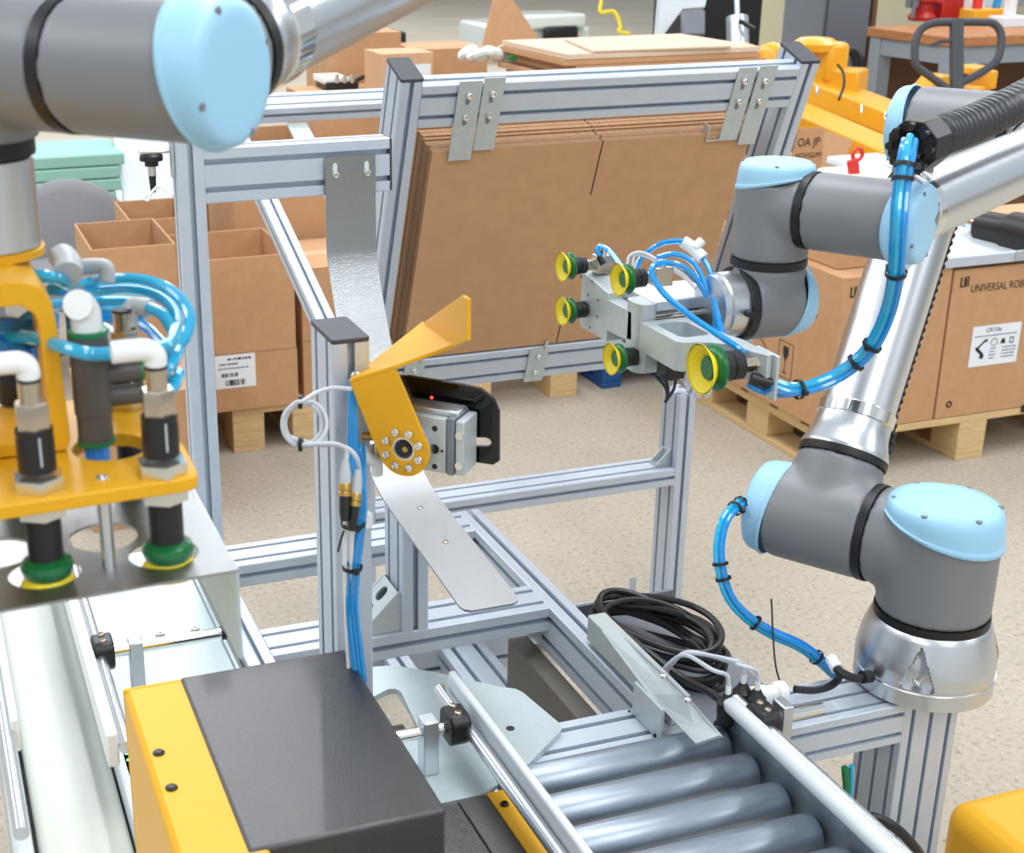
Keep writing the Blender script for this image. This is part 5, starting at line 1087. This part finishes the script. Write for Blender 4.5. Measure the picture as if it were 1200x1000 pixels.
for x, y in ((870, 58), (905, 58)): MB().lathe([(0.005, 0.055), (0.04, 0.045), (0.06, 0.02), (0.062, -0.06)], D(x, y+8, 5.6), EZ, 24).build('wheel_guard', 'orange_yellow', pt_, smooth=60)
for x, y, d in ((958, 111, 5.15), (1010, 132, 5.0), (1038, 140, 4.95)): MB().cyl(D(x, y, d), D(x, y-9, d), 0.006, 10).build('stud', 'chrome', pt_)
MB().tube([D(982, 76, 5.3), D(988, 85, 5.25), D(989, 100, 5.2), D(983, 117, 5.15)], 0.005, 8).build('hydraulic_line', 'cable_black', pt_)
HL = [(1115, 26), (1095, 27), (1080, 34), (1073, 48), (1072, 68), (1075, 78), (1088, 88), (1110, 104)]
MB().tube([D(x, y, 5.15) for x, y in HL], 0.0145, 12, sm=5).build('loop_handle', 'cap_dark', pt_); MB().tube([D(x, y, 5.15) for x, y in ((1115, 26), (1150, 26), (1165, 28), (1173, 40), (1172, 60), (1166, 73), (1150, 85), (1127, 97))], 0.0145, 12, sm=5).build('loop_handle', 'cap_dark', pt_)
MB().obox(D(1121, 72, 5.15), c_r, c_u, c_f, 0.022, 0.155, 0.016).build('drawbar', 'cap_dark', pt_, bevel=0.004); MB().tube([D(1092, 53, 5.14), D(1102, 49, 5.14), D(1114, 48, 5.14)], 0.007, 8).build('release_lever', 'cap_dark', pt_)
MB().prism([(0, 0), (0.16, 0), (0.16, 0.10), (0.10, 0.10)], D(1072, 122, 5.3), EX, EZ, EY, 0.10).build('mast_plate', 'orange_yellow', pt_, bevel=0.008)
for a, b in (((1137, 117), (1166, 101)), ((1137, 88), (1168, 78))):
    p0 = D(a[0], a[1], 5.35); p1 = D(b[0], b[1], 5.35); MB().box((p0.x, p0.y, p0.z), (p1.x, p0.y+0.1, p1.z)).build('rear_block', 'orange_yellow', pt_, bevel=0.008)
p0 = D(1158, 105, 5.35); p1 = D(1168, 82, 5.35); MB().box((p0.x, p0.y, p0.z), (p1.x, p0.y+0.1, p1.z)).build('rear_block', 'orange_yellow', pt_, bevel=0.008)
p0 = D(1133, 110, 5.34); text('TBA', 0.022, p0, EX, EZ, 'ink', pt_) if False else None
# ---- workbench
bC = D(1117, 44, 6.6); by0 = bC.y; by1 = Xp(1017, 26, bC.x).y
wbn = thing('workbench', 'workbench with wooden top and grey steel legs at upper right', 'workbench', (bC.x+0.8, (by0+by1)/2, 0))
MB().box((bC.x, by0, bC.z-0.045), (bC.x+1.9, by1, bC.z)).build('worktop', 'wood_bench', wbn, bevel=0.004)
MB().box((bC.x+0.02, by0+0.02, bC.z-0.13), (bC.x+1.88, by0+0.05, bC.z-0.045)).build('apron', 'grey_paint', wbn); MB().box((bC.x+0.02, by0+0.05, bC.z-0.13), (bC.x+0.05, by1-0.02, bC.z-0.045)).build('apron', 'grey_paint', wbn)
for x in (bC.x+0.01, bC.x+1.8):
    for y in (by0+0.01, by1-0.1): MB().box((x, y, 0), (x+0.08, y+0.08, bC.z-0.045)).build('leg', 'grey_paint', wbn, bevel=0.003)
MB().box((bC.x+0.08, by1-0.02, 0.05), (bC.x+1.85, by1, bC.z-0.13)).build('back_board', 'panel_brown', wbn)
for k in range(3):
    c = V((bC.x+0.035, by0+0.78+0.04*k, bC.z-0.245)); tag(MB().tube([c+V((0, 0.10*math.cos(t), 0.12*math.sin(t))) for t in [2*PI*i/10 for i in range(10)]], 0.012, 8, closed=True, sm=4).build('hanging_cable', 'cable_black'), ('upper', 'middle', 'lower')[k]+' loop of black cable hanging under the workbench', 'cable', 'cable under the workbench')
def on_bench(px, py): p = Zp(px, py, bC.z); return V((p.x, p.y, bC.z))
vs = thing('bench_vise', 'red machine vise on the workbench', 'vise', on_bench(1082, 24))
c = on_bench(1080, 24); MB().lathe([(0.07, 0), (0.075, 0.02), (0.05, 0.05), (0.05, 0.09), (0.075, 0.10), (0.075, 0.17), (0.04, 0.19)], c, EZ, 20).build('body', 'red_paint', vs); MB().obox(c+V((-0.09, -0.02, 0.12)), EX, EY, EZ, 0.03, 0.02, 0.05).build('jaw', 'steel_grey', vs, bevel=0.004); MB().cyl(c+V((-0.1, -0.05, 0.02)), c+V((-0.1, -0.05, 0.2)), 0.01).build('handle', 'steel_grey', vs)
rt = thing('red_toolbox', 'small red toolbox between the vise and the mug', 'toolbox', on_bench(1115, 20)); c = on_bench(1116, 24); MB().box(c+V((-0.075, 0, 0)), c+V((0.075, 0.12, 0.09))).build('body', 'red_paint', rt, bevel=0.004); MB().prism([(-0.075, 0.09), (0.075, 0.09), (0.03, 0.14), (-0.04, 0.13)], c, EX, EZ, EY, 0.1).build('lid', 'red_paint', rt)
mug = thing('white_mug', 'white mug standing on the workbench', 'mug', on_bench(1134, 24)); c = on_bench(1133, 23); MB().lathe([(0.045, 0), (0.05, 0.01), (0.052, 0.13), (0.046, 0.13), (0.044, 0.02)], c, EZ, 24).build('cup', 'white_plastic', mug); MB().tube([c+V((0.05, 0, 0.105)), c+V((0.085, 0, 0.1)), c+V((0.088, 0, 0.05)), c+V((0.05, 0, 0.03))], 0.009, 10).build('handle', 'white_plastic', mug)
yt = thing('yellow_tool_tray', 'yellow plastic tool tray on the workbench right of the mug', 'tray', on_bench(1165, 28)); c = on_bench(1163, 27); MB().box(c+V((-0.12, 0, 0)), c+V((0.12, 0.12, 0.07))).build('tray', 'orange_yellow', yt, bevel=0.006); MB().cyl(c+V((0.06, 0.06, 0.07)), c+V((0.08, 0.06, 0.2)), 0.02).build('tube_of_glue', 'tube_blue', yt); MB().cyl(c+V((-0.06, 0.06, 0.07)), c+V((-0.06, 0.06, 0.16)), 0.025).build('red_cap', 'red_plastic', yt)
ub_ = thing('parts_bin', 'pale plastic parts bin at the right end of the workbench', 'bin', on_bench(1190, 30)); c = on_bench(1190, 32); MB().box(c+V((-0.07, 0, 0)), c+V((0.1, 0.12, 0.05))).build('bin', 'foam_white', ub_, bevel=0.004); MB().box(c+V((-0.02, 0.03, 0.05)), c+V((0.02, 0.08, 0.14))).build('bottle', 'white_plastic', ub_, bevel=0.006)
for k, (x, w_, m_) in enumerate(((1078, 0.05, 'alu_plain'), (1160, 0.16, 'white_side'), (1196, 0.05, 'alu_plain'))):
    c = on_bench(x, 8); tag(MB().box(c+V((-w_, 0, 0)), c+V((w_, 0.05, 0.6))).build('rear_panel', m_, bevel=0.003), ('left narrow aluminium', 'wide white', 'right narrow aluminium')[k]+' panel standing at the back of the workbench', 'panel')
# ---- cabinet, pillar, machine, wrapped goods further back
cb = thing('steel_cabinet', 'grey steel cabinet left of the workbench', 'cabinet', D(995, 100, 8.2)); p = D(985, 60, 8.2)
MB().box((p.x-0.14, p.y, 0), (p.x+0.20, p.y+0.4, 2.0)).build('body', 'steel_grey', cb, bevel=0.005); MB().box((p.x-0.12, p.y-0.02, 0.1), (p.x+0.16, p.y-0.002, 1.95)).build('door', 'steel_grey', cb, bevel=0.004); MB().box((p.x+0.17, p.y-0.03, 0), (p.x+0.20, p.y, 2.0)).build('brown_edge', 'panel_brown', cb)
mc_ = thing('dark_machine', 'black machine with white sloped panel behind the cardboard pile', 'machine', D(830, 90, 7.3)); p = D(840, 40, 7.3)
MB().box((p.x-0.10, p.y, 0), (p.x+0.26, p.y+0.5, 1.9)).build('cabinet', 'plastic_black', mc_, bevel=0.005)
q = [(780, 0), (815, -5), (800, 20), (792, 40), (775, 42)]; P_ = [D(x, y, 7.1) for x, y in ((776, -20), (832, -20), (826, 8), (800, 10), (777, 42), (771, 40))]
MB().add([], []); MB().prism([((z-P_[0]).dot(c_r), (z-P_[0]).dot(c_u)) for z in P_], P_[0], c_r, c_u, c_f, 0.12).build('sloped_frame', 'white_side', mc_, smooth=0)
MB().obox(D(812, 28, 7.0), c_r, c_u, c_f, 0.055, 0.06, 0.03).build('control_box', 'steel_grey', mc_, bevel=0.006)
MB().cyl(D(865, 60, 7.0), D(864, 20, 7.0), 0.055, 24).build('silver_canister', 'alu_plain', mc_); MB().cyl(D(864, 20, 7.0), D(863, -20, 7.0), 0.014, 12).build('canister_rod', 'alu_plain', mc_); MB().cyl(D(866, 24, 6.9), D(884, 34, 6.9), 0.012, 10).build('canister_lever', 'plastic_black', mc_)
pallet('grey pallet under the film wrapped goods at the top', 5.9, 7.0, 14.0, 15.0, m='pallet_grey')
wr = thing('wrapped_goods', 'film wrapped machine parts on a far pallet', 'goods', (6.5, 14.5, 0.144))
for a, b, m_ in (((5.85, 14.0, 0.145), (6.4, 14.8, 0.40), 'film'), ((6.4, 14.1, 0.145), (7.1, 14.9, 0.33), 'film'), ((6.2, 14.0, 0.33), (7.0, 14.6, 0.48), 'film'), ((6.5, 13.97, 0.2), (6.9, 14.05, 0.36), 'plastic_black')): MB().box(a, b).build('wrapped_block', m_, wr, bevel=0.04, bseg=3)
MB().tube([D(705, 0, 14.4), D(704, 14, 14.4), D(720, 14, 14.4), D(727, 30, 14.4), D(726, 37, 14.4), D(738, 39, 14.4)], 0.02, 8).build('yellow_hose', 'yellow_rubber', wr)
dk = thing('dark_goods', 'dark crate far back left of the wrapped goods', 'crate', (5.2, 15.6, 0)); MB().box((4.6, 15.5, 0), (5.5, 16.2, 0.22)).build('body', 'plastic_black', dk, bevel=0.02); MB().box((4.7, 15.6, 0.22), (5.3, 16.1, 0.32)).build('pile', 'wood', dk, bevel=0.02)
